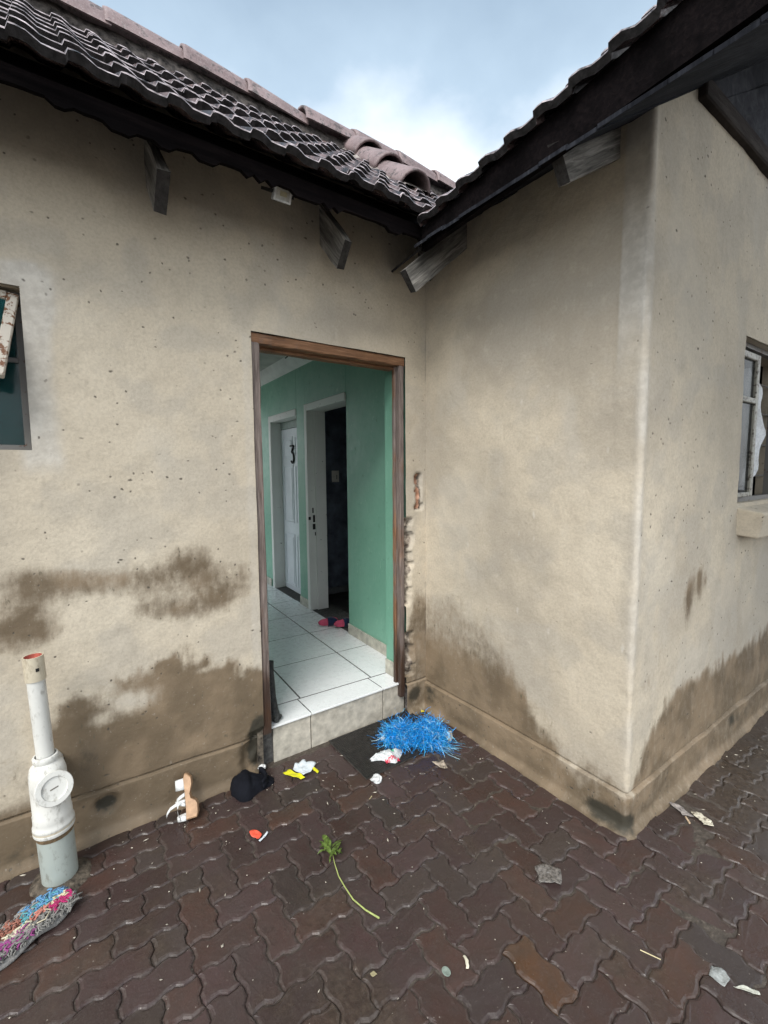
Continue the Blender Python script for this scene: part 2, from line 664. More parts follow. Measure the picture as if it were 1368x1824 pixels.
def m_cloth(name, c, sc=400, var=.35, sheen=.2):
    m = Mat(name, .9, .15)
    v = m.pos()
    f = m.noise(v, sc, 3, .7)
    g = m.noise(v, 25, 4, .6)
    col = m.mix(m.mr(f, .3, .7), tuple(q * (1 - var) for q in c), tuple(min(1, q * (1 + var)) for q in c))
    col = m.mix(m.mr(g, .35, .7, 0, .4), col, tuple(q * .6 for q in c))
    m.set(Base_Color=col, Normal=m.bump(f, .5, .002), Sheen_Weight=sheen)
    return m.m


PLASTER = m_plaster()
PLAINPL = m_plaster('bare_plaster', False)
PAVER = m_paver()
PAVEDGE = m_paver('wet_paver_edge_sheen', .22, .46, 2.0)  # chamfers get a paler colour that paints sky sheen on them
GRIT = m_ground()
TILE = m_rooftile()
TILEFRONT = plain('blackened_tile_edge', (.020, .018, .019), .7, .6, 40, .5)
TILERIM = plain('tile_rim_highlight', (.40, .35, .36), .22, .7, 26, .3)  # pale colour paints the sky-lit line along each tile's front rim
def m_cap():
    m = Mat('ridge_cap_clay', .6, .4)
    v = m.loc()
    c = m.ramp(m.noise(v, 8, 5, .6), [(.3, (.17, .125, .125)), (.6, (.27, .205, .205)), (.8, (.34, .29, .29))])
    c = m.mix(m.mr(m.noise(v, 16, 6, .72), .50, .64, 0, .85), c, (.05, .046, .045))
    c = m.mix(m.mr(m.noise(v, 90, 4, .7), .5, .7, 0, .5), c, (.38, .34, .33))
    m.set(Base_Color=c, Normal=m.bump(m.noise(v, 60, 5, .7), .5, .005))
    return m.m


CAP = m_cap()
MORTAR = plain('mortar', (.30, .27, .25), .9, .5, 45, .8)
RAFTER = m_wood('grey_rafter_wood', (.05, .048, .045), (.22, .21, .19), (.46, .44, .40), (.07, 1, 1), .8, .2, True)
RAFTEND = plain('rafter_end_grain', (.035, .032, .03), .9, .4, 60, .6)
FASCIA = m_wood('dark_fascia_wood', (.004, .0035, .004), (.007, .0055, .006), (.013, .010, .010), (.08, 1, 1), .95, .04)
DARKWOOD = m_wood('dark_roof_timber', (.03, .026, .024), (.055, .048, .044), (.085, .075, .07), (.1, .1, 1), .95, .05)
UNDERLAY = plain('roof_underlay', (.022, .022, .025), .95, .3, 12)
FRAMEWOOD = m_frame_wood()
POSTWOOD = m_frame_wood('greyed_door_post_wood', (1, 1, .06), (.25, .50))
HEADWOOD = m_frame_wood('brown_header_wood', (.06, 1, 1), (.55, .75))
GREEN = m_green()
FTILE = m_tile()
RISER = plain('cream_riser_tile', (.50, .47, .40), .35, .22, 22, .1)
GROUT = plain('dark_grout', (.10, .098, .095), .95, .3, 60, .3, .05)
WHITEP = m_peel('white_door_paint', (.62, .63, .62), (.05, .045, .04), .66, 22)
WHITEF = m_peel('white_frame_paint', (.70, .70, .67), (.06, .05, .04), .655, 20)
DOORW = plain('pale_door_paint', (.72, .76, .80), .4, .06, 6)
BLACKP = plain('black_paint', (.012, .012, .012), .5, .2, 20)
CEIL = plain('corridor_ceiling_paint', (.42, .41, .38), .8, .15, 6)
CORNICE = plain('cornice_white', (.68, .68, .66), .7, .08, 8)
SKIRT = plain('skirting_tile', (.46, .44, .37), .4, .25, 20, .1)
NAVY = plain('dark_blue_room_paint', (.10, .12, .155), .7, .35, 8, .2)
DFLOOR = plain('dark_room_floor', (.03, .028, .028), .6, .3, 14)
SWITCHW = plain('switch_plastic', (.62, .60, .54), .4, .08, 20)
STEEL = m_peel('grey_window_steel', (.17, .165, .155), (.10, .05, .03), .58, 40)
RUST = m_peel('rusty_white_window_steel', (.52, .48, .41), (.16, .075, .038), .52, 38)
GLASST = m_glass('teal_window_glass', (.012, .062, .064), .9)
GLASSG = m_glass('grey_window_glass', (.028, .034, .034), .5, .2)
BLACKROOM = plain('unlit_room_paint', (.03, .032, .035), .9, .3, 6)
PIPEW = m_dirtyplastic('dirty_white_pvc', (.64, .64, .60), (.17, .155, .12), .42, .50)
PIPEG = m_dirtyplastic('grey_green_pvc', (.36, .40, .37), (.15, .14, .11), .42, .52)
PIPEC = m_dirtyplastic('cream_pvc', (.56, .50, .38), (.22, .17, .11), .45, .5)
PIPER = plain('red_pipe_inside', (.42, .10, .07), .7, .3, 40)

# ------------------------------------------------------------------ ground and pavers
gme = mesh('ground', [(-40, -40, -.0085), (40, -40, -.0085), (40, 40, -.0085), (-40, 40, -.0085)], [(0, 1, 2, 3)], GRIT)
ground = bpy.data.objects.new('ground', gme)
COL.objects.link(ground)
ABS[ground.name] = Vector((0, 0, 0))
tag(ground, 'courtyard paved with wet dark interlocking concrete pavers', None, None, 'structure')

U = .102
GX, GY = -.805, -1.32
AMP = .0068
WAVE = [(.0, 0), (.16, .85), (.40, 1.0), (.60, -1.0), (.84, -.85)]


def edge(a, b):
    """zigzag points from lattice point a to b (excluding b), unit steps"""
    out = []
    ax, ay = a
    bx, by = b
    n = max(abs(bx - ax), abs(by - ay))
    dx, dy = (bx - ax) / n, (by - ay) / n
    for k in range(int(n)):
        for t, w in WAVE:
            x, y = ax + dx * (k + t), ay + dy * (k + t)
            if dx > 0: y += w * AMP / U
            elif dx < 0: y -= w * AMP / U
            elif dy > 0: x -= w * AMP / U
            else: x += w * AMP / U
            out.append((x * U, y * U))
    return out


def paver_mesh(w, h, seed):
    """w x h cells, centred at its middle"""
    rs = random.Random(seed)
    loop = edge((0, 0), (w, 0)) + edge((w, 0), (w, h)) + edge((w, h), (0, h)) + edge((0, h), (0, 0))
    cx, cy = w * U / 2, h * U / 2
    loop = [(x - cx, y - cy) for x, y in loop]
    n = len(loop)

    def inset(d, j=0):
        out = []
        for i in range(n):
            x0, y0 = loop[i - 1]; x1, y1 = loop[(i + 1) % n]
            tx, ty = x1 - x0, y1 - y0
            l = math.hypot(tx, ty)
            q = d + rs.uniform(-j, j)
            out.append((loop[i][0] - ty / l * q, loop[i][1] + tx / l * q))
        return out
    V, F = [], []
    rings = [(inset(.0009), -.03), (inset(.0010, .0004), -.0065), (inset(.0045, .0011), -.0018), (inset(.0105, .0015), .0)]
    for ri, (rg, z) in enumerate(rings):
        V += [(x, y, z + (rs.uniform(-.0007, .0007) if ri > 1 else 0)) for x, y in rg]
    for k in range(len(rings) - 1):
        for i in range(n):
            j = (i + 1) % n
            F.append((k * n + i, k * n + j, (k + 1) * n + j, (k + 1) * n + i))
    F.append(tuple((len(rings) - 1) * n + i for i in range(n)))
    me = mesh('paver', V, F, PAVER, False)
    me.materials.append(PAVEDGE)
    for k in range(n, 3 * n):
        me.polygons[k].material_index = 1
    return me


PM = {k: [paver_mesh(k[0], k[1], 10 * i + k[0] * 3 + k[1]) for i in range(4)] for k in ((2, 1), (1, 2), (1, 1))}


def region_run(ix):
    return ix < -8


def in_yard(ix, iy):
    x, y = GX + (ix + .5) * U, GY + (iy + .5) * U
    if x > -.02:
        return y < -1.304 + .03
    return y < .03


pavers = []
done = set()
for iy in range(-24, 15):
    for ix in range(-20, 34):
        if (ix, iy) in done or not in_yard(ix, iy):
            continue
        if region_run(ix):
            start = (ix + iy) % 2 == 1
            o = (ix + 1, iy)
            if start and region_run(ix + 1) and in_yard(*o):
                cells = [(ix, iy), o]
            else:
                o2 = (ix - 1, iy)
                if not start and region_run(ix - 1) and o2[0] >= -20 and o2 not in done:
                    cells = [o2, (ix, iy)]
                else:
                    cells = [(ix, iy)]
        else:
            s = (ix - iy + 1) % 4
            o = {0: (ix + 1, iy), 1: (ix - 1, iy), 2: (ix, iy - 1), 3: (ix, iy + 1)}[s]
            if not region_run(o[0]) and in_yard(*o) and o not in done and o[0] < 34 and -24 <= o[1] < 15:
                cells = sorted([(ix, iy), o])
            else:
                cells = [(ix, iy)]
        done.update(cells)
        x0 = min(c[0] for c in cells); y0 = min(c[1] for c in cells)
        w = max(c[0] for c in cells) - x0 + 1; h = max(c[1] for c in cells) - y0 + 1
        pavers.append((x0, y0, w, h))

PCOL = [(.036, .0245, .023), (.038, .026, .023), (.035, .025, .0245), (.039, .025, .021), (.034, .0255, .025),
        (.032, .028, .026), (.036, .0265, .0265), (.041, .026, .020), (.033, .0255, .025), (.037, .027, .025)]
seen, rest = [], []
for (x0, y0, w, h) in pavers:
    c = Vector((GX + (x0 + w / 2) * U, GY + (y0 + h / 2) * U, 0))
    q = project(c)
    vis = q is not None and -60 < q[0] < 1430 and q[1] < 1900
    (seen if vis else rest).append((c, w, h, x0, y0, q))
seen.sort(key=lambda t: -t[5][1])
rest += seen[300:]
seen = seen[:300]


def paver_pose(c, w, h, x0, y0):
    rs = random.Random(x0 * 131 + y0 * 7919)
    heave = 1.0 + 1.6 * max(0, min(1, (c.x + .7) / .5))
    z = rs.uniform(-.0030, .0015) * heave + .004 * float(vnoise(c.x * 3, c.y * 3, 5) - .5)
    tx, ty = rs.gauss(0, .011) * heave, rs.gauss(0, .011) * heave
    M = Matrix.Translation(c + Vector((0, 0, z))) @ Euler((tx, ty, rs.gauss(0, .008))).to_matrix().to_4x4()
    col = rs.choice(PCOL)
    k = rs.uniform(.8, 1.2)
    return M, (col[0] * k * 1.48, col[1] * k * 1.27, col[2] * k * 1.22), rs.randrange(4)


for (c, w, h, x0, y0, q) in seen:
    M, colr, vi = paver_pose(c, w, h, x0, y0)
    if (x0, y0) == (0, -2) and h == 2:
        M = Matrix.Translation((0, 0, .006)) @ M
        colr = (.085, .040, .019)
    if (x0, y0, h) in ((5, 0, 1), (6, -2, 2)):
        colr = (.028, .033, .027)
    o = bpy.data.objects.new('paver', PM[(w, h)][vi])
    o.matrix_world = M
    o.color = (*colr, 1)
    link(o, ground)
mb = MB()
field_idx = []
for (c, w, h, x0, y0, q) in rest:
    M, colr, vi = paver_pose(c, w, h, x0, y0)
    me = PM[(w, h)][vi]
    mb.add([M @ v.co for v in me.vertices], [tuple(p.vertices) for p in me.polygons])
    field_idx += [p.material_index for p in me.polygons]
o = mb.build('paver_field', PAVER, ground)
o.data.materials.append(PAVEDGE)
o.data.polygons.foreach_set('material_index', field_idx)
o.color = (.036, .026, .023, 1)
o['kind'] = 'stuff'
print('pavers', len(seen), len(rest))

# ------------------------------------------------------------------ the house
LB = 1.304
house = thing('house', (-.6, .1, 0), 'beige plastered house with tiled roofs around an open brown framed doorway', 'house')
DX0, DX1, DZT = -1.096, -.162, 2.222     # door opening in the wall
WX0, WX1, WZ0, WZ1 = -2.78, -1.959, 1.64, 2.237
CX0, CX1, CZ0, CZ1 = 1.055, 2.05, 1.36, 2.232
ZPA, ZPB = .203, .177


def grid_axis(stops, d):
    out = []
    for a, b in zip(stops[:-1], stops[1:]):
        n = max(1, int(round((b - a) / d)))
        out += list(np.linspace(a, b, n + 1)[:-1])
    out.append(stops[-1])
    return np.array(out)


def grid_wall(name, us, zs, place, disp, holes, stain, parent, top=None):
    Ug, Zg = np.meshgrid(us, zs)
    if top is not None:
        Zg = np.minimum(Zg, top(Ug))
    D = disp(Ug, Zg)
    P, Nn = place(Ug)
    V = np.stack([P[0] + Nn[0] * D, P[1] + Nn[1] * D, Zg], -1).reshape(-1, 3)
    nu, nz = len(us), len(zs)
    um = (us[:-1] + us[1:]) / 2
    zm = (zs[:-1] + zs[1:]) / 2
    UU, ZZ = np.meshgrid(um, zm)
    keep = np.ones(UU.shape, bool)
    for h in holes:
        keep &= ~h(UU, ZZ)
    ii = np.arange(nu * nz).reshape(nz, nu)
    Q = np.stack([ii[:-1, :-1], ii[:-1, 1:], ii[1:, 1:], ii[1:, :-1]], -1)[keep]
    me = bpy.data.meshes.new(name)
    me.vertices.add(len(V)); me.vertices.foreach_set('co', V.ravel())
    me.loops.add(Q.size); me.loops.foreach_set('vertex_index', Q.ravel())
    me.polygons.add(len(Q))
    me.polygons.foreach_set('loop_start', np.arange(0, Q.size, 4))
    me.polygons.foreach_set('loop_total', np.full(len(Q), 4))
    me.polygons.foreach_set('use_smooth', np.ones(len(Q), bool))
    me.update(calc_edges=True)
    a = me.color_attributes.new('stain', 'FLOAT_COLOR', 'POINT')
    C = np.clip(np.stack(stain(Ug, Zg), -1).reshape(-1, 4), 0, 1)
    a.data.foreach_set('color', C.ravel())
    t = me.color_attributes.new('tone', 'FLOAT_COLOR', 'POINT')
    T = np.stack([fbm(Ug * 1.7, Zg * 1.7, 201), fbm(Ug * 7, Zg * 7, 203, 5), fbm(Ug * 3.6 + fbm(Ug * 2, Zg * 2, 207), Zg * 1.8, 205, 5), np.ones_like(Ug)], -1)
    t.data.foreach_set('color', T.ravel())
    me.materials.append(PLASTER)
    o = bpy.data.objects.new(name, me)
    link(o, parent)
    return o


def blob(U_, Z_, x, z, rx, rz, k=1.0):
    return k * np.exp(-(((U_ - x) / rx) ** 2 + ((Z_ - z) / rz) ** 2))


def poly_top(U_, pts):
    xs = [p[0] for p in pts]; zs_ = [p[1] for p in pts]
    return np.interp(U_, xs, zs_)


# --- wall with the doorway (plane y = 0)
def dispA(u, z):
    d = (fbm(u * 3.1, z * 3.1, 3) - .5) * .016 + (fbm(u * 14, z * 14, 9, 3) - .5) * .004
    pl = ZPA + (fbm(u * 2, z * 0, 5) - .5) * .025 + .012 * np.sin(u * 2.1)
    d = d + sst(0, .006, pl - z) * .009
    d = d - np.exp(-((z - pl - .002) / .0032) ** 2) * .014 * (.5 + fbm(u * 6, z * 0, 15))
    d = d + sst(.035, .0, z) * (.018 + .02 * fbm(u * 9, z * 9, 4))
    # broken plaster right of the frame
    hole = sst(.5, .58, rub(u, z)[0])
    d = d - hole * (.004 + .10 * fbm(u * 40, z * 28, 21, 3) ** 1.5)
    # corroded plinth beside the step
    k = sst(.35, .75, blob(u, z, -1.09, .10, .14, .13, 1.3) + .3 * (fbm(u * 18, z * 18, 31) - .5))
    d = d - k * (.01 + .045 * fbm(u * 26, z * 26, 33, 3))
    k = sst(.45, .75, blob(u, z, -1.80, .14, .055, .045, 1.2) + .3 * (fbm(u * 22, z * 22, 35) - .5))
    d = d - k * .022
    # hairline crack over the door
    cx = -.645 + .02 * fbm(z * 9, z * 0, 41)
    d = d - np.exp(-((u - cx) / .004) ** 2) * sst(2.22, 2.26, z) * sst(2.62, 2.5, z) * .006
    d = d - .006 * sst(.02, 0, DX0 - u + .0) * 0
    return d


def rub(u, z):
    """ragged strip of missing plaster along the right post, and a brick showing higher up"""
    w = .062 + .09 * (fbm(u * 5, z * 8, 51) - .5)
    a = sst(w, w - .03, u - DX1) * (u > DX1 - .004) * sst(1.27, 1.25, z) * sst(.22, .26, z)
    gap = sst(.50, .56, z) * sst(.74, .68, z)
    a = a * (1 - .8 * gap)
    b = sst(.030, .020, np.abs(u + .058 + .05 * (fbm(z * 9, u * 6, 55) - .5))) * sst(.125, .11, np.abs(z - 1.42))
    return np.maximum(a, b), b


def stainA(u, z):
    n = fbm(u * 5, z * 5, 61) - .5
    n2 = fbm(u * 13, z * 13, 62) - .5
    s = blob(u, z, -1.98, 1.13, .12, .07) + blob(u, z, -1.80, 1.10, .14, .055, .75) + blob(u, z, -1.62, 1.10, .12, .07, .8)
    s += blob(u, z, -1.42, 1.12, .14, .10, 1.2) + blob(u, z, -1.28, .98, .11, .10, 1.0) + blob(u, z, -1.44, .92, .14, .06, .8)
    s += blob(u, z, -2.05, .96, .15, .10, 1.1) + blob(u, z, -1.78, .80, .08, .08, .38) + blob(u, z, -1.16, 1.02, .06, .12, .5)
    s += blob(u, z, -1.62, .96, .20, .06, .36)
    top = poly_top(u, [(-3.4, .44), (-2.2, .42), (-2.0, .50), (-1.9, .60), (-1.75, .64), (-1.62, .69), (-1.5, .71), (-1.33, .67), (-1.2, .60), (-1.1, .52), (-.16, .50), (-.1, .75), (0, .76)])
    n4 = fbm(u * 30, z * 9, 65, 4) - .5
    low = sst(-.075, .06, top - z + n * .14 + n2 * .08 + n4 * .10)
    low = low - (.35 + 1.5 * (n4 + .5)) * blob(u, z, -1.68, .56, .10, .055, .75) - blob(u, z, -1.80, .51, .05, .035, .5) - blob(u, z, -1.36, .62, .07, .02, .5)
    low = np.where(u > -.17, low * .75, low)
    low = np.where(u < -2.02, low * (.25 + .75 * sst(.30, .2, z)), low)
    n3 = fbm(u * 34, z * 16, 64, 3) - .5
    damp = np.maximum(np.clip(s * .80 + n * .6 + n2 * .35 + n3 * .30, 0, .92) * sst(.1, .5, s), low + n3 * .12 * (low > .05))
    pl = sst(.0, .03, ZPA - z)
    damp = np.maximum(damp, pl * (.62 + .5 * n))
    pale = blob(u, z, -1.93, 2.2, .10, .10, .8) * (u > WX1)
    pale += sst(.075, .03, np.abs(u - (WX1 + .03)) + .05 * n) * sst(1.52, 1.62, z) * sst(2.36, 2.28, z) * .85
    pale += sst(.06, .03, np.abs(z - 2.28) + .04 * n) * (u < -1.9) * .8
    pale += blob(u, z, -1.84, .40, .05, .05, .9) + blob(u, z, -1.86, .30, .05, .05, .6)
    pale += blob(u, z, -1.72, .03, .3, .03, .8) + blob(u, z, -1.68, .56, .08, .045, .3)
    pale += sst(.035, .015, np.abs(u - (DX0 - .025)) + .05 * np.abs(n)) * .35 * (z > .5) * (z < 2.2)
    mould = blob(u, z, -1.12, .20, .06, .11, 1.1) + blob(u, z, -1.07, .08, .10, .10, 1.3) + blob(u, z, -1.80, .14, .04, .03, 1.2)
    mould = mould * (.25 + 1.6 * fbm(u * 11, z * 11, 66, 4)) 
    mould += blob(u, z, -1.85, .36, .07, .10, .45) + blob(u, z, -.10, .12, .07, .07, .8) + blob(u, z, -2.1, .06, .25, .10, .42)
    ra, rbk = rub(u, z)
    rb = np.maximum(sst(.5, .58, ra) * .65, sst(.5, .58, rbk))
    return damp, pale, np.clip(mould, 0, 1) * (1 - rb), rb


usA = grid_axis([-3.4, WX0, WX1, -1.35, DX0, -.62, DX1, .03], .0125)
zsA = np.concatenate([grid_axis([-.04, 0, .16], .0125)[:-1], grid_axis([.16, .25], .0035)[:-1], grid_axis([.25, WZ0, DZT, WZ1, 3.12], .0125)])
grid_wall('wall', usA, zsA,
          lambda u: ((u, np.zeros_like(u)), (0.0, -1.0)), dispA,
          [lambda u, z: (u > DX0) & (u < DX1) & (z < DZT), lambda u, z: (u > WX0) & (u < WX1) & (z > WZ0) & (z < WZ1)],
          stainA, house)

# --- projecting wing: long wall (plane x = 0), rounded corner, gable wall (plane y = -LB)
RC = .016
sB = LB - RC
arcL = RC * math.pi / 2


def placeB(s):
    a = np.clip((s - sB) / arcL, 0, 1) * math.pi / 2
    x = np.where(s <= sB, 0, np.where(s >= sB + arcL, RC + (s - sB - arcL), RC - RC * np.cos(a)))
    y = np.where(s <= sB, -s, np.where(s >= sB + arcL, -LB, -sB - RC * np.sin(a)))
    nx = np.where(s <= sB, -1, np.where(s >= sB + arcL, 0, -np.cos(a)))
    ny = np.where(s <= sB, 0, np.where(s >= sB + arcL, -1, -np.sin(a)))
    return (x, y), (nx, ny)


S0 = sB + arcL - RC         # s of x = 0 on the gable wall


def dispB(s, z):
    d = (fbm(s * 3.3, z * 3.3, 71) - .5) * .014 + (fbm(s * 15, z * 15, 73, 3) - .5) * .0035
    pl = ZPB + (fbm(s * 2.3, z * 0, 75) - .5) * .018
    d = d + sst(0, .006, pl - z) * (.007 + .012 * fbm(s * 6, z * 14, 77))
    d = d - np.exp(-((z - pl - .002) / .0032) ** 2) * .014 * (.5 + fbm(s * 6, z * 0, 83))
    d = d + sst(.035, 0, z) * (.014 + .02 * fbm(s * 8, z * 8, 79))
    # corner bead standing proud, chipped low down
    bead = np.exp(-((s - (sB + arcL / 2)) / .03) ** 2)
    d = d + bead * .005 * (1 - sst(1.3, .8, z) * fbm(s * 60, z * 24, 81, 3) * 1.6)
    # shallow strip beside the corner
    d = d + .003 * sst(.012, 0, np.abs(s - (LB - .055)) - .045) * sst(1.5, 1.8, z)
    return d


def stainB(s, z):
    n = fbm(s * 5, z * 5, 91) - .5
    n2 = fbm(s * 16, z * 11, 92) - .5
    x = s - S0
    top = poly_top(s, [(0, .74), (.3, .78), (.53, .72), (.72, .5), (.87, .29), (1.05, .2), (1.25, .19), (S0 + .02, .2),
                       (S0 + .10, .31), (S0 + .3, .47), (S0 + .66, .52), (S0 + 1.1, .50), (S0 + 1.75, .54), (S0 + 3, .5)])
    edge_ = np.where(s < 1.3, .13, .05)
    n4 = fbm(s * 30, z * 8, 95, 4) - .5
    damp = sst(-edge_, edge_, top - z + n * .12 + n2 * np.where(s < 1.3, .12, .06) + n4 * .10)
    damp = np.where(s < .95, damp * (.45 + .5 * sst(.62, .35, z)), damp * .86)
    damp = np.maximum(damp, (blob(x, z, .63, 1.0, .08, .08, 1.0) + blob(x, z, .52, .92, .05, .10, .8)) * (.15 + 1.5 * fbm(s * 26, z * 5, 97, 3)))
    damp = np.maximum(damp, blob(x, z, .15, .62, .05, .06, .4) + blob(x, z, .25, .72, .05, .10, .3))
    pl = sst(0, .02, ZPB - z)
    damp = np.maximum(damp, pl * (.55 + .6 * n + .25 * n2))
    corner = np.exp(-((s - (sB + arcL * .6)) / .022) ** 2)
    pale = corner * .62 * np.clip(.75 + 2.2 * n + 1.2 * n2, 0, 1.3)
    pale = pale + .8 * sst(.01, 0, np.abs(s - (LB - .06)) - .045) * sst(1.95, 2.25, z + .3 * n)
    pale = pale + blob(x, z, .8, .06, .12, .04, .6) + blob(x, z, .18, .09, .07, .05, .5)
    mould = blob(s, z, LB - .08, .05, .13, .05, 1.0) + blob(s, z, .05, .1, .1, .09, .55) + blob(x, z, 1.2, .12, .25, .06, .55)
    mould = mould * (.25 + 1.5 * fbm(s * 9, z * 14, 94, 4))
    mould += blob(x, z, .2, 2.52, .03, .14, .28) * sst(-.05, .12, n2) + blob(x, z, 1.35, 1.02, .05, .12, .28)
    return damp, np.clip(pale, 0, 1), np.clip(mould, 0, 1), np.zeros_like(s)


usB = np.concatenate([grid_axis([.001, sB], .0125), np.linspace(sB, sB + arcL, 7)[1:], grid_axis([sB + arcL, S0 + CX0, S0 + CX1, S0 + 3.0], .0125)[1:]])
zsB = np.concatenate([grid_axis([-.04, 0, .14], .0125)[:-1], grid_axis([.14, .22], .0035)[:-1], grid_axis([.22, CZ0, CZ1, 3.3], .0125)])
grid_wall('wall', usB, zsB, placeB, dispB,
          [lambda s, z: (s > S0 + CX0) & (s < S0 + CX1) & (z > CZ0) & (z < CZ1)],
          stainB, house, lambda s: np.where(s < S0, 2.895, np.minimum(2.895 + np.maximum(s - S0, 0) * .62, 3.11)))

# --- reveals of the openings, and the wall's body behind the plaster
MB().box((WX0 - .02, .014, WZ0 - .03), (WX1, .2, WZ0)).box((WX0 - .02, .014, WZ1), (WX1 + .02, .2, WZ1 + .02)).box((WX1, .014, WZ0 - .03), (WX1 + .02, .2, WZ1)).build('window_reveal', PLAINPL, house)
mb = MB()
mb.box((CX0 - .02, -LB + .012, CZ0 - .02), (CX1 + .02, -LB + .2, CZ0)).box((CX0 - .02, -LB + .012, CZ1), (CX1 + .02, -LB + .2, CZ1 + .02))
mb.box((CX0 - .02, -LB + .012, CZ0), (CX0, -LB + .2, CZ1)).box((CX1, -LB + .012, CZ0), (CX1 + .02, -LB + .2, CZ1))
mb.build('window_reveal', PLAINPL, house)
mb = MB()
mb.box((DX0 - .03, .014, 0), (DX0 - .002, .2, DZT + .02)).box((DX1 + .004, .055, 0), (DX1 + .03, .076, DZT + .02)).box((DX0 - .002, .014, DZT), (DX1 + .03, .2, DZT + .03))
# inside of the broken strip
mb.build('doorway_reveal', plain('dirty_render', (.13, .11, .085), .9, .6, 30, .7), house)
mb = MB()
mb.box((-3.4, .2, -.04), (WX0 - .02, .21, 3.1)).box((WX1 + .02, .2, -.04), (DX0 - .03, .21, 3.1)).box((DX1 + .03, .2, -.04), (.18, .21, 2.7))
mb.box((WX0 - .02, .2, -.04), (WX1 + .02, .21, WZ0 - .03)).box((WX0 - .02, .2, WZ1 + .02), (WX1 + .02, .21, 3.1)).box((DX0 - .03, .2, DZT + .03), (DX1 + .03, .21, 3.1))
mb.build('inner_wall_face', GREEN, house)
# --- door frame
fr = bpy.data.objects.new('door_frame', None)
link(fr, house)
ABS[fr.name] = Vector((0, 0, 0))


def wavy_bar(name, a, b, wx, wy, parent, m, seed, seg=24, axis=2):
    """a board between a and b with slightly worn edges"""
    rs = random.Random(seed)
    V, F = [], []
    a, b = Vector(a), Vector(b)
    for i in range(seg + 1):
        t = i / seg
        c = a.lerp(b, t)
        e = [rs.uniform(-.0016, .0016) for _ in range(8)]
        b_ = .004
        prof = [(-wx / 2 + b_, -wy / 2), (wx / 2 - b_, -wy / 2), (wx / 2, -wy / 2 + b_), (wx / 2, wy / 2), (-wx / 2, wy / 2), (-wx / 2, -wy / 2 + b_)]
        for k, (p, q) in enumerate(prof):
            if axis == 2:
                V.append((c.x + p + e[k], c.y + q + e[k - 1], c.z))
            else:
                V.append((c.x, c.y + q + e[k], c.z + p + e[k - 1]))
    n = 6
    for i in range(seg):
        for k in range(n):
            F.append((i * n + k, i * n + (k + 1) % n, (i + 1) * n + (k + 1) % n, (i + 1) * n + k))
    F.append(tuple(range(n))[::-1]); F.append(tuple(seg * n + k for k in range(n)))
    return obj(name, V, F, m, parent)


wavy_bar('post', (-1.072, .045, .185), (-1.074, .045, DZT - .003), .044, .07, fr, POSTWOOD, 1)
wavy_bar('door_stop', (-1.044, .085, .20), (-1.046, .085, DZT - .045), .014, .05, fr, FRAMEWOOD, 2)
wavy_bar('post', (-.180, .040, .115), (-.181, .040, DZT - .003), .034, .058, fr, POSTWOOD, 3)
wavy_bar('door_stop', (-.202, .060, .20), (-.203, .060, DZT - .045), .011, .026, fr, FRAMEWOOD, 4)
wavy_bar('header', (DX0 + .001, .056, DZT - .026), (DX1 - .001, .056, DZT - .026), .048, .098, fr, HEADWOOD, 5, axis=0)
wavy_bar('header', (-1.05, .088, DZT - .058), (-.20, .088, DZT - .058), .016, .05, fr, HEADWOOD, 6, axis=0)
wavy_bar('white_edge', (-1.0355, .115, .21), (-1.0375, .115, DZT - .06), .004, .03, fr, WHITEF, 7)
# --- step, floor and tiles (the corridor runs 2 degrees off square)
PHI = R(2.3)
ZF = .20


def I(x, y, z=0.0):
    """corridor coordinates: y along the corridor from the doorway, x across, wall face at x = 0"""
    return Vector((-.025 + x * math.cos(PHI) + y * math.sin(PHI), y * math.cos(PHI) - x * math.sin(PHI), z))


def ibox(mb, a, b, bev=0.):
    M = Matrix.Translation(I(0, 0)) @ Matrix.Rotation(-PHI, 4, 'Z')
    return mb.box(a, b, M, bev)


floor = ibox(MB(), (-1.6, .10, -.03), (.25, 5.0, ZF - .0012)).box((-1.094, .058, -.03), (-.145, .16, ZF - .0012)).build('floor', GROUT, house)
tl = .495
xl = [-1.6, -1.265, -.77, -.275, .003]
yl = [.20 + tl * k for k in range(10)]
for i in range(len(xl) - 1):
    for j in range(len(yl) - 1):
        a, b = xl[i] + .005, xl[i + 1] - .005
        if i == 3 and 1.0 < yl[j] + tl and yl[j] < 1.8:
            b = .003
        M = Matrix.Translation(I((a + b) / 2, yl[j] + tl / 2, ZF - .011))
        mb = MB()
        V, F = bevel_box(-(b - a) / 2, -tl / 2 + .005, 0, (b - a) / 2, tl / 2 - .005, .011, .0006)
        o = obj('floor_tile', V, F, FTILE)
        COL.objects.unlink(o)
        o.matrix_world = M @ Matrix.Rotation(-PHI, 4, 'Z') @ Matrix.Rotation(R(random.uniform(-.05, .05)), 4, 'X')
        link(o, floor)
# front row, nosing over the riser
for a, b in ((-1.052, -.808), (-.802, -.318), (-.312, -.152)):
    V, F = bevel_box(a, .034, ZF - .011, b, .196, ZF, .0015)
    V = [(v[0], .195 - (v[0] + .017) * .0401 - (.196 - v[1]) if v[1] > .1 else v[1], v[2]) for v in V]
    obj('floor_tile', V, F, FTILE, floor)
for a, b in ((-1.030, -.812), (-.806, -.316), (-.309, -.146)):
    V, F = bevel_box(a, .044, -.02, b, .056, ZF - .016, .0015)
    obj('riser_tile', V, F, RISER, floor)

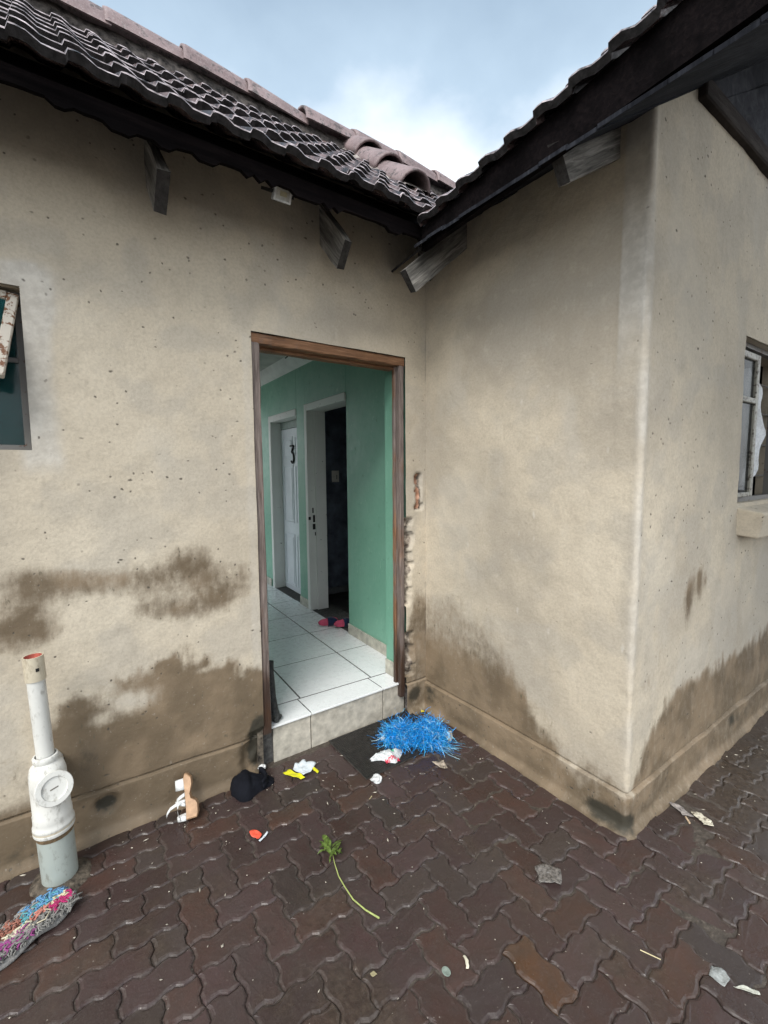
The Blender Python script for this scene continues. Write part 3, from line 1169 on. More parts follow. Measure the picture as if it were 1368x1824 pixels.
# --- corridor walls, door openings, ceiling
y1, y2, y3, y4 = 1.0, 1.815, 2.03, 2.84     # room opening, then a closed door
hd1, hd2 = 2.16, 2.15
mb = MB()
ibox(mb, (0, .215, 0), (.16, y1, 2.7), .004)
ibox(mb, (0, y1, hd1), (.16, y2, 2.7))
ibox(mb, (0, y2, 0), (.16, y3, 2.7), .004)
ibox(mb, (0, y3, hd2), (.16, y4, 2.7))
ibox(mb, (0, y4, 0), (.16, 5.0, 2.7), .004)
mb.build('corridor_wall', GREEN, house)
mb = MB()
ibox(mb, (-1.42, .215, 0), (-1.30, 2.7, 2.7))
mb.build('corridor_wall', GREEN, house)
mb = MB()
ibox(mb, (-1.42, 4.9, 0), (.16, 5.0, .6))
ibox(mb, (-1.42, 4.9, 2.4), (.16, 5.0, 2.7))
ibox(mb, (-.1, 4.9, .6), (.16, 5.0, 2.4))
mb.build('corridor_wall', GREEN, house)
ibox(MB(), (-1.6, .2, 2.655), (.2, 5.0, 2.70)).build('ceiling', CEIL, house)
V, F = [], []
for yy in (.22, 4.9):
    for (p, z) in ((-.001, 2.545), (-.03, 2.56), (-.07, 2.60), (-.10, 2.654), (-.001, 2.654)):
        V.append(I(p, yy, z))
F = [(k, (k + 1) % 5, 5 + (k + 1) % 5, 5 + k) for k in range(5)]
obj('cornice', V, F, CORNICE, house)
# skirting tiles
for a, b in ((.225, .33), (.334, .83), (.834, .998), (y2 + .004, y3 - .004), (y4 + .05, 4.0)):
    V, F = bevel_box(-.011, a, ZF, -.001, b, ZF + .085, .002)
    M = Matrix.Translation(I(0, 0)) @ Matrix.Rotation(-PHI, 4, 'Z')
    obj('skirting_tile', [M @ Vector(v) for v in V], F, SKIRT, house)
# rough return beside the frame
MB().box((-.166, .078, ZF), (-.03, .214, 2.2), bev=.006).build('door_return', GREEN, house)
MB().box((-.144, .062, -.03), (-.03, .214, ZF - .002)).build('threshold_fill', MORTAR, house)
MB().box((-.176, .079, ZF), (-.1665, .21, ZF + .10), bev=.002).build('skirting_tile', SKIRT, house)

# first opening: white painted lining and frame
mb = MB()
ibox(mb, (-.012, y2 - .055, ZF - .004), (.172, y2 + .004, hd1 + .02), .004)
ibox(mb, (.060, y2 - .075, ZF - .004), (.172, y2 - .056, hd1 - .03), .002)
lin = mb.build('door_lining', WHITEF, house, label='white painted door lining with chipped lock holes')
mb = MB()
ibox(mb, (-.012, y1 + .002, hd1 - .045), (.172, y2 - .057, hd1 + .018), .004)
mb.build('head', WHITEF, lin)
mb = MB()
for z0, z1, x0, x1 in ((1.15, 1.20, .028, .042), (1.06, 1.13, .034, .055), (.99, 1.045, .03, .058), (1.085, 1.115, -.0125, .012), (.93, .965, .05, .062)):
    ibox(mb, (x0, y2 - .0562 if x0 > 0 else y2 - .0562, z0), (x1, y2 - .0545, z1))
mb.build('lock_hole', BLACKP, lin)
# dark room behind it
mb = MB()
ibox(mb, (.175, 2.20, 0), (2.2, 2.26, 2.7))
ibox(mb, (2.2, .2, 0), (2.26, 2.26, 2.7))
ibox(mb, (.165, .22, 0), (.18, y1 - .002, 2.7))
ibox(mb, (.175, .2, 0), (2.2, .22, 2.7))
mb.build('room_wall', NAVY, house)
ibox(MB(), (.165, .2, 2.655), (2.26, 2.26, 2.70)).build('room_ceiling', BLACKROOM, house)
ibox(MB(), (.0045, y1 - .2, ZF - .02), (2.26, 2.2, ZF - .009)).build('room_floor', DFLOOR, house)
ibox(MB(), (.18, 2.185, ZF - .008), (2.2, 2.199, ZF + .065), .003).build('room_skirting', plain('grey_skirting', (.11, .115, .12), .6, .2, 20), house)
sw = ibox(MB(), (.46, 2.186, 1.43), (.545, 2.199, 1.555), .003).build('light_switch', SWITCHW, house)
ibox(MB(), (.507, 2.180, 1.46), (.520, 2.187, 1.51), .002).build('rocker', plain('switch_rocker', (.30, .29, .26), .4), sw)

# closed panel door with the figure
mb = MB()
ibox(mb, (-.008, y4 - .06, ZF - .004), (.15, y4 + .004, hd2 + .02), .004)
ibox(mb, (-.008, y3 + .002, hd2 - .05), (.15, y4 - .062, hd2 + .018), .004)
mb.build('door_lining', WHITEF, house)
dx = .118
ibox(MB(), (dx - .004, y3 + .002, hd2 - .13), (dx + .03, y4 - .062, hd2 - .052), .002).build('transom_panel', plain('grey_green_transom', (.30, .36, .33), .6), house)
ib = ibox(MB(), (dx, y3 + .002, ZF + .006), (dx + .035, y4 - .062, hd2 - .135), .002).build('inner_door', DOORW, house, label='pale panelled inner door marked with a black figure 3')
yA, yB = y4 - .062, y3 + .002
pw = (yA - yB)
for c0, c1 in ((.08, .46), (.54, .92)):
    for z0, z1 in ((.26, .86), (.98, 1.62), (1.70, 1.93)):
        a, b = yA - c1 * pw, yA - c0 * pw
        p = MB()
        fw = .018
        for (q0, q1, r0, r1) in ((a, b, z0, z0 + fw), (a, b, z1 - fw, z1), (a, a + fw, z0 + fw, z1 - fw), (b - fw, b, z0 + fw, z1 - fw)):
            ibox(p, (dx - .007, q0, r0), (dx + .001, q1, r1), .003)
        ibox(p, (dx - .006, a + .04, z0 + .04), (dx + .001, b - .04, z1 - .04), .005)
        p.build('panel', DOORW, ib)
# the figure 3, a painted stroke: flat top, diagonal, round bowl
fy, fz = 2.44, 1.73
pts = [(.052, .095), (-.045, .095), (-.047, .088), (.012, .030), (.0, .022)]
for k in range(11):
    a = R(95 - 21 * k)
    pts.append((-.003 - .050 * math.cos(a) if False else -.006 + -.044 * math.cos(R(-85 + 23 * k)), -.034 + .056 * math.sin(R(85 - 19.5 * k)) if False else -.034 - .056 * math.sin(R(-85 + 23 * k))))
V = [I(dx - .0095, fy + .35 * 0 + p * .9, fz + q) for p, q in pts]
mb = MB()
mb.tube(V, .0105, 6, True)
mb.build('figure', BLACKP, ib)

# --- roof over the doorway wall: 45 degree pitch, eave along x
PA = R(39.8)
EYA, EZA = -.40, 2.750
upA = Vector((0, math.cos(PA), math.sin(PA)))
nA = Vector((0, -math.sin(PA), math.cos(PA)))


def rA(x, s, h=0.):
    return Vector((x, EYA, EZA)) + upA * s + nA * h


V = [rA(-3.6, .07, -.03), rA(-.25, .07, -.03), rA(1.05, 1.72, -.03), rA(-3.6, 1.72, -.03)]
V += [v - nA * .012 for v in V]
roofA = obj('roof', V, [(0, 1, 2, 3), (7, 6, 5, 4), (0, 4, 5, 1), (1, 5, 6, 2), (2, 6, 7, 3), (3, 7, 4, 0)], UNDERLAY, house,
            label='steep tiled roof slope above the doorway')


def tile_profile(w=.28, over=.022):
    pr = []
    for k in range(2):
        for t, h in ((0.0, 0.), (.045, 1.), (.16, 1.08), (.33, 1.), (.46, .55), (.58, .05), (.78, -.04)):
            pr.append(((k + t) * w / 2, h * .0155))
    pr.append((w, 0.)); pr.append((w + over * .35, .9 * .0155)); pr.append((w + over, 1.0 * .0155))
    return pr


def tile_mesh(seed, L=.33, th=.029, lift=.039):
    rs = random.Random(seed)
    pr = tile_profile()
    V, F = [], []
    n = len(pr)
    rows = [(0, 0), (.0055, .0035), (L, 0)]
    for (v, rd) in rows:
        hb = lift * (1 - v / .26)
        ch = [rs.uniform(-.003, .003) if v == 0 else 0 for _ in pr]
        for k, (x, h) in enumerate(pr):
            V.append((x, v + ch[k], hb + h + th - (.0035 if v == 0 else 0) + rs.uniform(-.001, .001)))
        for k, (x, h) in enumerate(pr):
            V.append((x, v + ch[k], hb + h * .92 - .0))
    for r_ in range(len(rows) - 1):
        o_, p_ = r_ * 2 * n, (r_ + 1) * 2 * n
        for k in range(n - 1):
            F.append((o_ + k, o_ + k + 1, p_ + k + 1, p_ + k))
            F.append((o_ + n + k + 1, o_ + n + k, p_ + n + k, p_ + n + k + 1))
    for k in range(n - 1):
        F.append((n + k, n + k + 1, k + 1, k))
    m = (len(rows) - 1) * 2 * n
    for k in range(n - 1):
        F.append((m + k, m + k + 1, m + n + k + 1, m + n + k))
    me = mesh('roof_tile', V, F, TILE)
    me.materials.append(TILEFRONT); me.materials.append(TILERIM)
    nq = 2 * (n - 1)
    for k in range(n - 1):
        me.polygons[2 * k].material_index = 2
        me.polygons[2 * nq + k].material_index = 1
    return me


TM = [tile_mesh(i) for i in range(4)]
GAUGE = .25


def lay(frame, us, rows, keep, parent, seed):
    rs = random.Random(seed)
    for j in range(rows):
        for u0 in us:
            if not keep(u0 + .14, j * GAUGE + .16):
                continue
            M = frame @ Matrix.Translation((u0 + rs.uniform(-.003, .003), j * GAUGE + rs.uniform(-.008, .008), rs.uniform(-.002, .003))) @ Matrix.Rotation(rs.gauss(0, .008), 4, 'Z') @ Matrix.Rotation(rs.gauss(0, .006), 4, 'X')
            copy_of(rs.choice(TM), 'roof_tile', parent, M)


frA = Matrix(((1, 0, 0, 0), (0, upA.y, nA.y, EYA), (0, upA.z, nA.z, EZA), (0, 0, 0, 1)))
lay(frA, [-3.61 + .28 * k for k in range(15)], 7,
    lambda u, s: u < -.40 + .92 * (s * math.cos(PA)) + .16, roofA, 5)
# eave timbers of this roof
V, F = [], []
nf = 130
for i in range(nf + 1):
    x = -3.6 + 3.3 * i / nf
    zb = EZA - .024 - .026 * float(fbm(x * 6, 0, 301)) - .018 * (float(fbm(x * 26, 1, 303)) > .56) - .012 * i / nf
    V += [(x, -.362, EZA + .012), (x, -.362, zb), (x, -.340, zb + .003), (x, -.340, EZA + .012)]
for i in range(nf):
    for k in range(4):
        F.append((i * 4 + k, i * 4 + 4 + k, i * 4 + 4 + (k + 1) % 4, i * 4 + (k + 1) % 4))
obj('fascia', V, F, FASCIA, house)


def rafter(parent, tip, dirv, side, length, w, d, m, seed):
    """timber whose top edge starts at tip and runs up along dirv"""
    rs = random.Random(seed)
    dirv = dirv.normalized(); side = side.normalized()
    nn = side.cross(dirv).normalized()
    if nn.z < 0: nn = -nn
    V, F = [], []
    seg = 10
    wear = [rs.uniform(-.003, .003) for _ in range((seg + 1) * 4)]
    for i in range(seg + 1):
        ends = 1.6 if i == 0 else 1
        for k, (p, q) in enumerate(((-w / 2, 0), (w / 2, 0), (w / 2, -d), (-w / 2, -d))):
            V.append((length * i / seg + (rs.uniform(-.006, .006) if i == 0 else 0), p + wear[i * 4 + k] * ends, q + rs.uniform(-.003, .003) * ends))
    for i in range(seg):
        for k in range(4):
            F.append((i * 4 + k, i * 4 + (k + 1) % 4, i * 4 + 4 + (k + 1) % 4, i * 4 + 4 + k))
    F.append((3, 2, 1, 0)); F.append(tuple(seg * 4 + k for k in range(4)))
    sv = nn.cross(dirv)
    me = mesh('rafter', V, F, m)
    o = bpy.data.objects.new('rafter', me)
    o.matrix_world = Matrix(((dirv.x, sv.x, nn.x, tip.x), (dirv.y, sv.y, nn.y, tip.y), (dirv.z, sv.z, nn.z, tip.z), (0, 0, 0, 1)))
    link(o, parent)
    o.data.materials.append(RAFTEND)
    o.data.polygons[seg * 4].material_index = 1
    return o


up47 = Vector((0, math.cos(R(47)), math.sin(R(47))))
rafter(house, Vector((-1.497, -.262, 2.665)), up47, Vector((1, 0, 0)), .7, .040, .15, RAFTER, 1)
rafter(house, Vector((-.697, -.262, 2.632)), up47, Vector((1, 0, 0)), .7, .040, .135, RAFTER, 2)
rafter(house, Vector((-2.29, -.262, 2.665)), up47, Vector((1, 0, 0)), .7, .040, .15, RAFTER, 3)
rafter(house, Vector((-.045, -.14, 2.735)), up47, Vector((1, 0, 0)), .5, .036, .10, RAFTER, 4)
# ridge: bedded caps
RS = 1.75
mb = MB()
nseg = 90
V, F = [], []
for i in range(nseg + 1):
    x = -3.6 + (1.15 + 3.6) * i / nseg
    pr_ = [(-.06, .02), (-.05, .06), (-.02, .085), (.03, .11), (.10, .08)]
    for k, (s_, h_) in enumerate(pr_):
        j = (float(fbm(x * 12, k * 3.1, 7)) - .5) * .035
        V.append(rA(x, RS + s_ + j, h_ + j * .8))
for i in range(nseg):
    for k in range(4):
        F.append((i * 5 + k, i * 5 + 5 + k, i * 5 + 6 + k, i * 5 + 1 + k))
obj('ridge_mortar', V, F, plain('mossy_mortar', (.075, .066, .060), .9, .7, 30, .8), roofA)


def cap_mesh(L=.43, r0=.125, r1=.105, th=.014):
    V, F = [], []
    n = 10
    rows = [(0, r0), (.02, r0 + .004), (L, r1)]
    for (v, r_) in rows:
        for k in range(n + 1):
            a = math.pi * k / n
            V.append((r_ * math.cos(a), v, r_ * math.sin(a)))
        for k in range(n + 1):
            a = math.pi * k / n
            V.append(((r_ - th) * math.cos(a), v, (r_ - th) * math.sin(a)))
    st = 2 * (n + 1)
    for i in range(len(rows) - 1):
        o_, p_ = i * st, (i + 1) * st
        for k in range(n):
            F.append((o_ + k, p_ + k, p_ + k + 1, o_ + k + 1))
            F.append((o_ + n + 1 + k + 1, p_ + n + 1 + k + 1, p_ + n + 1 + k, o_ + n + 1 + k))
    for k in range(n):
        F.append((k, k + 1, n + 1 + k + 1, n + 1 + k))
    for i in range(len(rows) - 1):
        for e0 in (0, n):
            a, b = i * st + e0, (i + 1) * st + e0
            F.append((a, b, b + n + 1, a + n + 1))
    return mesh('ridge_cap', V, F, CAP, True)


CM = cap_mesh()
for k in range(12):
    c = rA(-3.55 + .40 * k + random.uniform(-.015, .015), RS + .07 + random.uniform(-.012, .012), .072 + random.uniform(-.008, .010))
    # front (wide) end faces -x
    M = Matrix.Translation(c) @ Matrix.Rotation(R(-90), 4, 'Z') @ Matrix.Rotation(R(random.uniform(-3, 3)), 4, 'X') @ Matrix.Rotation(R(8 + random.uniform(-6, 6)), 4, 'Y') @ Matrix.Rotation(R(random.uniform(-2, 2)), 4, 'Z')
    copy_of(CM, 'ridge_cap', roofA, M)
# caps running down the slope by the valley
for k, s_ in enumerate((.80, 1.17, 1.52)):
    c = rA(.055 + .01 * k, s_, .052 + .012 * k)
    M = Matrix.Translation(c) @ Matrix.Rotation(PA - R(3), 4, 'X')
    copy_of(CM, 'ridge_cap', roofA, M)
V, F = [], []
ns = 40
for i in range(ns + 1):
    s_ = .78 + 1.15 * i / ns
    for k, p_ in enumerate((-.17, -.13, -.09, .09, .14, .30, .42)):
        j = (float(fbm(s_ * 14, k * 2.7, 12)) - .5)
        V.append(rA(.06 + p_ + j * .03, s_, (.035, .062, .085, .085, .07, .07, .06)[k] + j * .03))
for i in range(ns):
    for k in range(6):
        F.append((i * 7 + k, i * 7 + k + 1, i * 7 + 8 + k, i * 7 + 7 + k))
obj('valley_mortar', V, F, MORTAR, roofA)

# --- roof of the wing: eave along y, pitch 36 degrees, slightly sagging to the valley
PB = R(41)
E0, E1 = Vector((-.352, -.40, 2.700)), Vector((-.425, -1.60, 2.775))
vB = (E1 - E0).normalized()                       # along the eave toward the gable
side_ = Vector((vB.y, -vB.x, 0)).normalized() * -1   # horizontal, into the roof (+x)
if side_.x < 0: side_ = -side_
upB = (side_ * math.cos(PB) + Vector((0, 0, 1)) * math.sin(PB)).normalized()
upB = (upB - vB * upB.dot(vB)).normalized()
nB = upB.cross(vB) if upB.cross(vB).z > 0 else vB.cross(upB)
# tile frame: u must make (u, up, n) right handed
uB = upB.cross(nB)
E2 = E0 + vB * 1.40
orig = E2 if uB.dot(vB) < 0 else E0
frB = Matrix(((uB.x, upB.x, nB.x, orig.x), (uB.y, upB.y, nB.y, orig.y), (uB.z, upB.z, nB.z, orig.z), (0, 0, 0, 1)))


def rB(v, s, h=0.):
    return E0 + vB * v + upB * s + nB * h


V = [rB(-2.2, .06, -.03), rB(.96, .06, -.03), rB(.96, 3.9, -.03), rB(-2.2, 3.9, -.03)]
V += [v - nB * .012 for v in V]
roofB = obj('roof', V, [(3, 2, 1, 0), (4, 5, 6, 7), (0, 1, 5, 4), (1, 2, 6, 5), (2, 3, 7, 6), (3, 0, 4, 7)], UNDERLAY, house,
            label='tiled roof slope of the projecting wing')


def keepB(u, s):
    p = (frB @ Vector((u, s, 0)))
    return p.y < -.40 + 1.13 * (p.x + .36) + .16


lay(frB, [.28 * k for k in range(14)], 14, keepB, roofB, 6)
# timbers under it
mb = MB()
a0, a1 = rB(-.02, .028, .032), rB(1.39, .028, .032)
V = [a0, a1, a1 - Vector((0, 0, .175)), a0 - Vector((0, 0, .105))]
V += [Vector(v) + side_ * .024 for v in V]
mb.add(V, [(0, 1, 2, 3), (7, 6, 5, 4), (0, 4, 5, 1), (1, 5, 6, 2), (2, 6, 7, 3), (3, 7, 4, 0)])
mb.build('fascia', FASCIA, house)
dB = Vector((math.cos(R(40)), 0, math.sin(R(40))))
rafter(house, Vector((-.425, -.315, 2.545)), dB, Vector((0, 1, 0)), .9, .045, .115, RAFTER, 11)
rafter(house, Vector((-.400, -1.15, 2.690)), Vector((math.cos(R(31)), 0, math.sin(R(31)))), Vector((0, 1, 0)), .6, .045, .135, RAFTER, 12)
# boarded soffit under the wing roof, boards running up the slope
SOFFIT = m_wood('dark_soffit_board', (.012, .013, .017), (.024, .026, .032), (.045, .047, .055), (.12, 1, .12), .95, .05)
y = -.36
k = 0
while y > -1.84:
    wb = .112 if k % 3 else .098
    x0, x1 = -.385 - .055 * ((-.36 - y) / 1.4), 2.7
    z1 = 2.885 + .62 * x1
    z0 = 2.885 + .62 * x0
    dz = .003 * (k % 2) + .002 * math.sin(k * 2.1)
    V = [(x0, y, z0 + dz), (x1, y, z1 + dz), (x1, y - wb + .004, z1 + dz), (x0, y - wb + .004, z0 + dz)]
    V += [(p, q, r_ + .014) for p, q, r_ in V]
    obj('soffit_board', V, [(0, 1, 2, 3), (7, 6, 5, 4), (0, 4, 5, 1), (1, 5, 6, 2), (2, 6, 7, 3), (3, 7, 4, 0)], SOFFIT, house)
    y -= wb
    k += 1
MB().box((.34, -LB - .035, 3.05), (3.0, -LB + .05, 3.13), bev=.006).build('gable_beam', DARKWOOD, house)
# raking boards closing the gable above the beam
BOARD = m_wood('grey_gable_board', (.028, .030, .036), (.05, .052, .06), (.085, .086, .092), (.25, 1, .25), .95, .05)
ang = R(31)
for k in range(7):
    off = k * .105
    a = Vector((.30 + off * .35, -LB + .02, 3.085 + off * 0)) + Vector((off * 1.05, 0, -.0))
    M = Matrix.Translation(a) @ Matrix.Rotation(-(ang - R(2.2) * k), 4, 'Y')
    MB().box((.0, -.011 - .004 * (k % 2), -.095), (2.6, .011, .004), M, bev=.004).build('gable_board', BOARD, house)

V = [(.02, -LB + .06, 2.9), (3.0, -LB + .06, 2.9), (3.0, -LB + .06, 5.62), (.02, -LB + .06, 3.03)]
V += [(a, b + .02, c) for a, b, c in V]
obj('gable_backing', V, [(0, 1, 2, 3), (7, 6, 5, 4), (0, 4, 5, 1), (1, 5, 6, 2), (2, 6, 7, 3), (3, 7, 4, 0)], UNDERLAY, house)

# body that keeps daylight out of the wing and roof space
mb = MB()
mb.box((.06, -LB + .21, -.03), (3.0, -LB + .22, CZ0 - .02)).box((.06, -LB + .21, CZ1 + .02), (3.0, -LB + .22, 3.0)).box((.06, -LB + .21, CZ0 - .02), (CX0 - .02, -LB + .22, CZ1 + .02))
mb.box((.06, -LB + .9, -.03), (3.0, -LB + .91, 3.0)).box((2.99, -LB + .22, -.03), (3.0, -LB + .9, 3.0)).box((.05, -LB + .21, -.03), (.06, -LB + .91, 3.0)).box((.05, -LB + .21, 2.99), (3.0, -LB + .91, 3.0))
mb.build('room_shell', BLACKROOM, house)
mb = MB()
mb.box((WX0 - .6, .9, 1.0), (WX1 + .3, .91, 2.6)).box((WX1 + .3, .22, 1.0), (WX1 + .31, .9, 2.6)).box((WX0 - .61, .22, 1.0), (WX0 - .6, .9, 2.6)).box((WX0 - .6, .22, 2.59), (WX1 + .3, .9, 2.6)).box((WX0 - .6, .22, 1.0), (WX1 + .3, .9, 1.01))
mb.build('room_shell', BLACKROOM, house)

# --- window beside the doorway, top sash pushed open
win = bpy.data.objects.new('window', None)
link(win, house); ABS[win.name] = Vector((0, 0, 0))
win['label'] = 'rusty steel window with its top sash pushed open'
yw = .075
mb = MB()
mb.box((WX0, yw, WZ0), (WX1 - .001, yw + .03, WZ0 + .022)).box((WX0, yw, WZ1 - .024), (WX1 - .001, yw + .03, WZ1 - .001)).box((WX1 - .024, yw, WZ0 + .022), (WX1 - .002, yw + .03, WZ1 - .024)).box((WX0, yw, WZ0 + .022), (WX0 + .022, yw + .03, WZ1 - .024))
mb.build('frame', STEEL, win)
MB().box((WX0 + .02, yw + .012, WZ0 + .02), (WX1 - .022, yw + .016, WZ0 + .335)).build('pane', GLASST, win)
MB().box((WX0 + .02, yw, WZ0 + .335), (WX1 - .022, yw + .025, WZ0 + .352)).build('glazing_bar', STEEL, win)
MB().box((WX0 + .02, yw + .012, WZ0 + .352), (WX1 - .022, yw + .016, WZ1 - .025)).build('pane', GLASST, win)
Ms = Matrix.Translation((0, yw - .012, WZ1 - .030)) @ Matrix.Translation((WX1, 0, 0)) @ Matrix.Rotation(R(9), 4, 'Y') @ Matrix.Rotation(R(-26), 4, 'X') @ Matrix.Translation((-WX1, 0, 0))
sx0, sx1, sl = WX0 + .05, WX1 - .006, -.37
mb = MB()
mb.box((sx1 - .034, -.028, sl), (sx1, 0, 0), Ms, .004).box((sx0, -.028, sl), (sx0 + .034, 0, 0), Ms, .004).box((sx0 + .034, -.028, -.034), (sx1 - .034, 0, 0), Ms, .004).box((sx0 + .034, -.028, sl), (sx1 - .034, 0, sl + .034), Ms, .004)
sash = mb.build('sash', RUST, win)
MB().box((sx0 + .03, -.016, sl + .03), (sx1 - .03, -.012, -.03), Ms).build('sash_pane', GLASST, win)

# --- window in the gable wall
win = bpy.data.objects.new('window', None)
link(win, house); ABS[win.name] = Vector((0, 0, 0))
win['label'] = 'grey steel window in the gable wall with peeling white stile'
yg = -LB + .045
mb = MB()
mb.box((CX0, yg, CZ0), (CX1, yg + .03, CZ0 + .025)).box((CX0, yg, CZ1 - .025), (CX1, yg + .03, CZ1)).box((CX0, yg, CZ0 + .025), (CX0 + .02, yg + .03, CZ1 - .025)).box((1.74, yg - .01, CZ0 + .025), (1.78, yg + .03, CZ1 - .025))
mb.build('frame', STEEL, win)
lx0, lx1 = CX0 + .022, 1.345
mb = MB()
mb.box((lx1 - .04, yg - .03, CZ0 + .03), (lx1, yg - .002, CZ1 - .06), bev=.004).box((lx0, yg - .03, CZ1 - .095), (lx1 - .04, yg - .002, CZ1 - .06), bev=.004).box((lx0, yg - .028, CZ0 + .03), (lx1 - .04, yg - .002, CZ0 + .055), bev=.004)
mb.box((lx0, yg - .032, 1.905), (lx1 - .04, yg - .002, 1.935), bev=.004)
mb.build('sash', m_peel('peeling_window_paint', (.36, .35, .30), (.10, .085, .07), .52, 45), win)
MB().box((lx0, yg - .016, CZ0 + .055), (lx1 - .04, yg - .012, 1.905)).build('pane', GLASSG, win)
MB().box((lx0, yg - .016, 1.935), (lx1 - .04, yg - .012, CZ1 - .095)).build('pane', GLASSG, win)
mb = MB()
for z in (1.50, 1.70, 1.90, 2.08):
    mb.tube([(CX0, yg + .10, z), (CX1, yg + .10, z)], .006, 6)
mb.build('burglar_bar', STEEL, win)
V = [(CX0 + .04, -LB - .10, 1.175), (2.15, -LB - .10, 1.165), (2.15, -LB + .02, 1.18), (CX0 + .02, -LB + .02, 1.19),
     (CX0 + .03, -LB - .115, 1.315), (2.15, -LB - .12, 1.305), (2.15, -LB + .085, 1.358), (CX0 + .005, -LB + .085, 1.358)]
V[0] = (CX0 + .07, -LB - .085, 1.172)
sill = obj('window_sill', V, [(3, 2, 1, 0), (4, 5, 6, 7), (0, 1, 5, 4), (1, 2, 6, 5), (2, 3, 7, 6), (3, 0, 4, 7)], PLAINPL, house)
bv = sill.modifiers.new('bevel', 'BEVEL'); bv.width = .012; bv.segments = 2
# curtain hanging inside that window
V, F = [], []
nx_, nz_ = 16, 22
for j in range(nz_ + 1):
    t = j / nz_
    z = 2.10 - t * .66
    wdt = .09 + .20 * math.sin(min(1, t * 1.05 + .05) * math.pi) ** .7 + .10 * float(fbm(t * 6, 0, 401)) + .05 * math.sin(t * 17)
    for i in range(nx_ + 1):
        s_ = i / nx_
        V.append((1.31 + s_ * wdt, yg + .045 + .018 * math.sin(s_ * 14 + t * 3) - .03 * math.sin(t * 3.1), z + .02 * math.sin(s_ * 5)))
for j in range(nz_):
    for i in range(nx_):
        a = j * (nx_ + 1) + i
        F.append((a, a + 1, a + nx_ + 2, a + nx_ + 1))
o = obj('curtain', V, F, m_cloth('white_curtain_cloth', (.72, .74, .76)), None, True)
tag(o, 'bunched white curtain hanging inside the gable window', 'curtain')

# ------------------------------------------------------------------ things in the yard
# --- floodlight under the eave
fl = thing('floodlight', (-1.045, -.3, 2.69), 'small pale square floodlight under the eave between two rafters', 'floodlight')
Mf = Matrix.Translation((-1.045, -.30, 2.712)) @ Matrix.Rotation(R(30), 4, 'X')
MB().box((-.040, 0, -.030), (.040, .022, .030), Mf, .003).build('housing', plain('floodlight_grey', (.30, .31, .31), .5), fl)
mb = MB()
for a, b in (((-.038, -.006, -.028), (.038, .0, -.021)), ((-.038, -.006, .021), (.038, .0, .028)), ((-.038, -.006, -.021), (-.030, .0, .021)), ((.030, -.006, -.021), (.038, .0, .021))):
    mb.box(a, b, Mf)
mb.build('rim', plain('floodlight_white', (.66, .67, .66), .4), fl)
MB().box((-.030, -.003, -.021), (.030, -.0005, .021), Mf).build('lens', plain('floodlight_reflector', (.50, .50, .45), .25, .2, 40), fl)
MB().box((-.013, -.0045, -.008), (.017, -.0032, .010), Mf).build('led_plate', plain('led_plate', (.40, .37, .24), .5), fl)
MB().box((-.052, .004, -.006), (-.0415, .12, .006), Mf).box((.0415, .004, -.006), (.052, .12, .006), Mf).box((-.052, .118, -.006), (.052, .126, .006), Mf).build('bracket', BLACKP, fl)

# --- drain pipe with rodding eye
PX, PY = -1.967, -.150
dp = thing('drain_pipe', (PX, PY, 0), 'capped white plastic drain pipe rising from a grey green base with round inspection cover', 'drain pipe')
lean = Matrix.Translation((PX, PY, 0)) @ Matrix.Rotation(R(-2.0), 4, 'Y') @ Matrix.Rotation(R(-.6), 4, 'X')


def lathe_obj(name, prof, m, parent, M=lean, n=28):
    V, F = lathe(prof, n, M)
    return obj(name, V, F, m, parent, True)


def sharp(o, ang=40):
    o.data.set_sharp_from_angle(angle=R(ang)) if hasattr(o.data, 'set_sharp_from_angle') else None
    return o


sharp(lathe_obj('lower_pipe', [(.058, -.03), (.0585, .1), (.0585, .196), (.050, .196)], PIPEG, dp))
sharp(lathe_obj('stained_band', [(.0595, .193), (.060, .200), (.060, .214), (.055, .214)], plain('brown_band', (.16, .11, .06), .7, .4, 60), dp))
cp = sharp(lathe_obj('coupling', [(.055, .212), (.0655, .212), (.0665, .218), (.0665, .226), (.0640, .229), (.0665, .233), (.0665, .242), (.0635, .246), (.0625, .262), (.0625, .286), (.0605, .289), (.0600, .38), (.0585, .44), (.052, .468), (.040, .480), (.036, .485)], PIPEW, dp))
sharp(lathe_obj('rubber_ring', [(.0668, .2265), (.0672, .2295), (.0668, .2325)], PIPEC, cp))
mb = MB()
V, F = lathe([(.036, .478), (.040, .488), (.0415, .493), (.0415, .503), (.039, .507), (.033, .508)], 24, lean)
mb.add(V, F)
sharp(mb.build('collar', PIPEW, dp, True))
sharp(lathe_obj('upper_pipe', [(.0285, .49), (.0285, .802)], PIPEW, dp))
sl_ = sharp(lathe_obj('end_sleeve', [(.0285, .800), (.0325, .800), (.0325, .890), (.0280, .890), (.0275, .84)], PIPEC, dp))
V, F = lathe([(.0278, .889), (.0272, .86), (.0002, .855)], 20, lean)
obj('pipe_bore', V, F, PIPER, dp, True)
MB().box((-.0052, -.0335, .838), (.0052, -.0315, .850), lean @ Matrix.Rotation(R(18), 4, 'Z')).build('square_hole', BLACKP, dp)
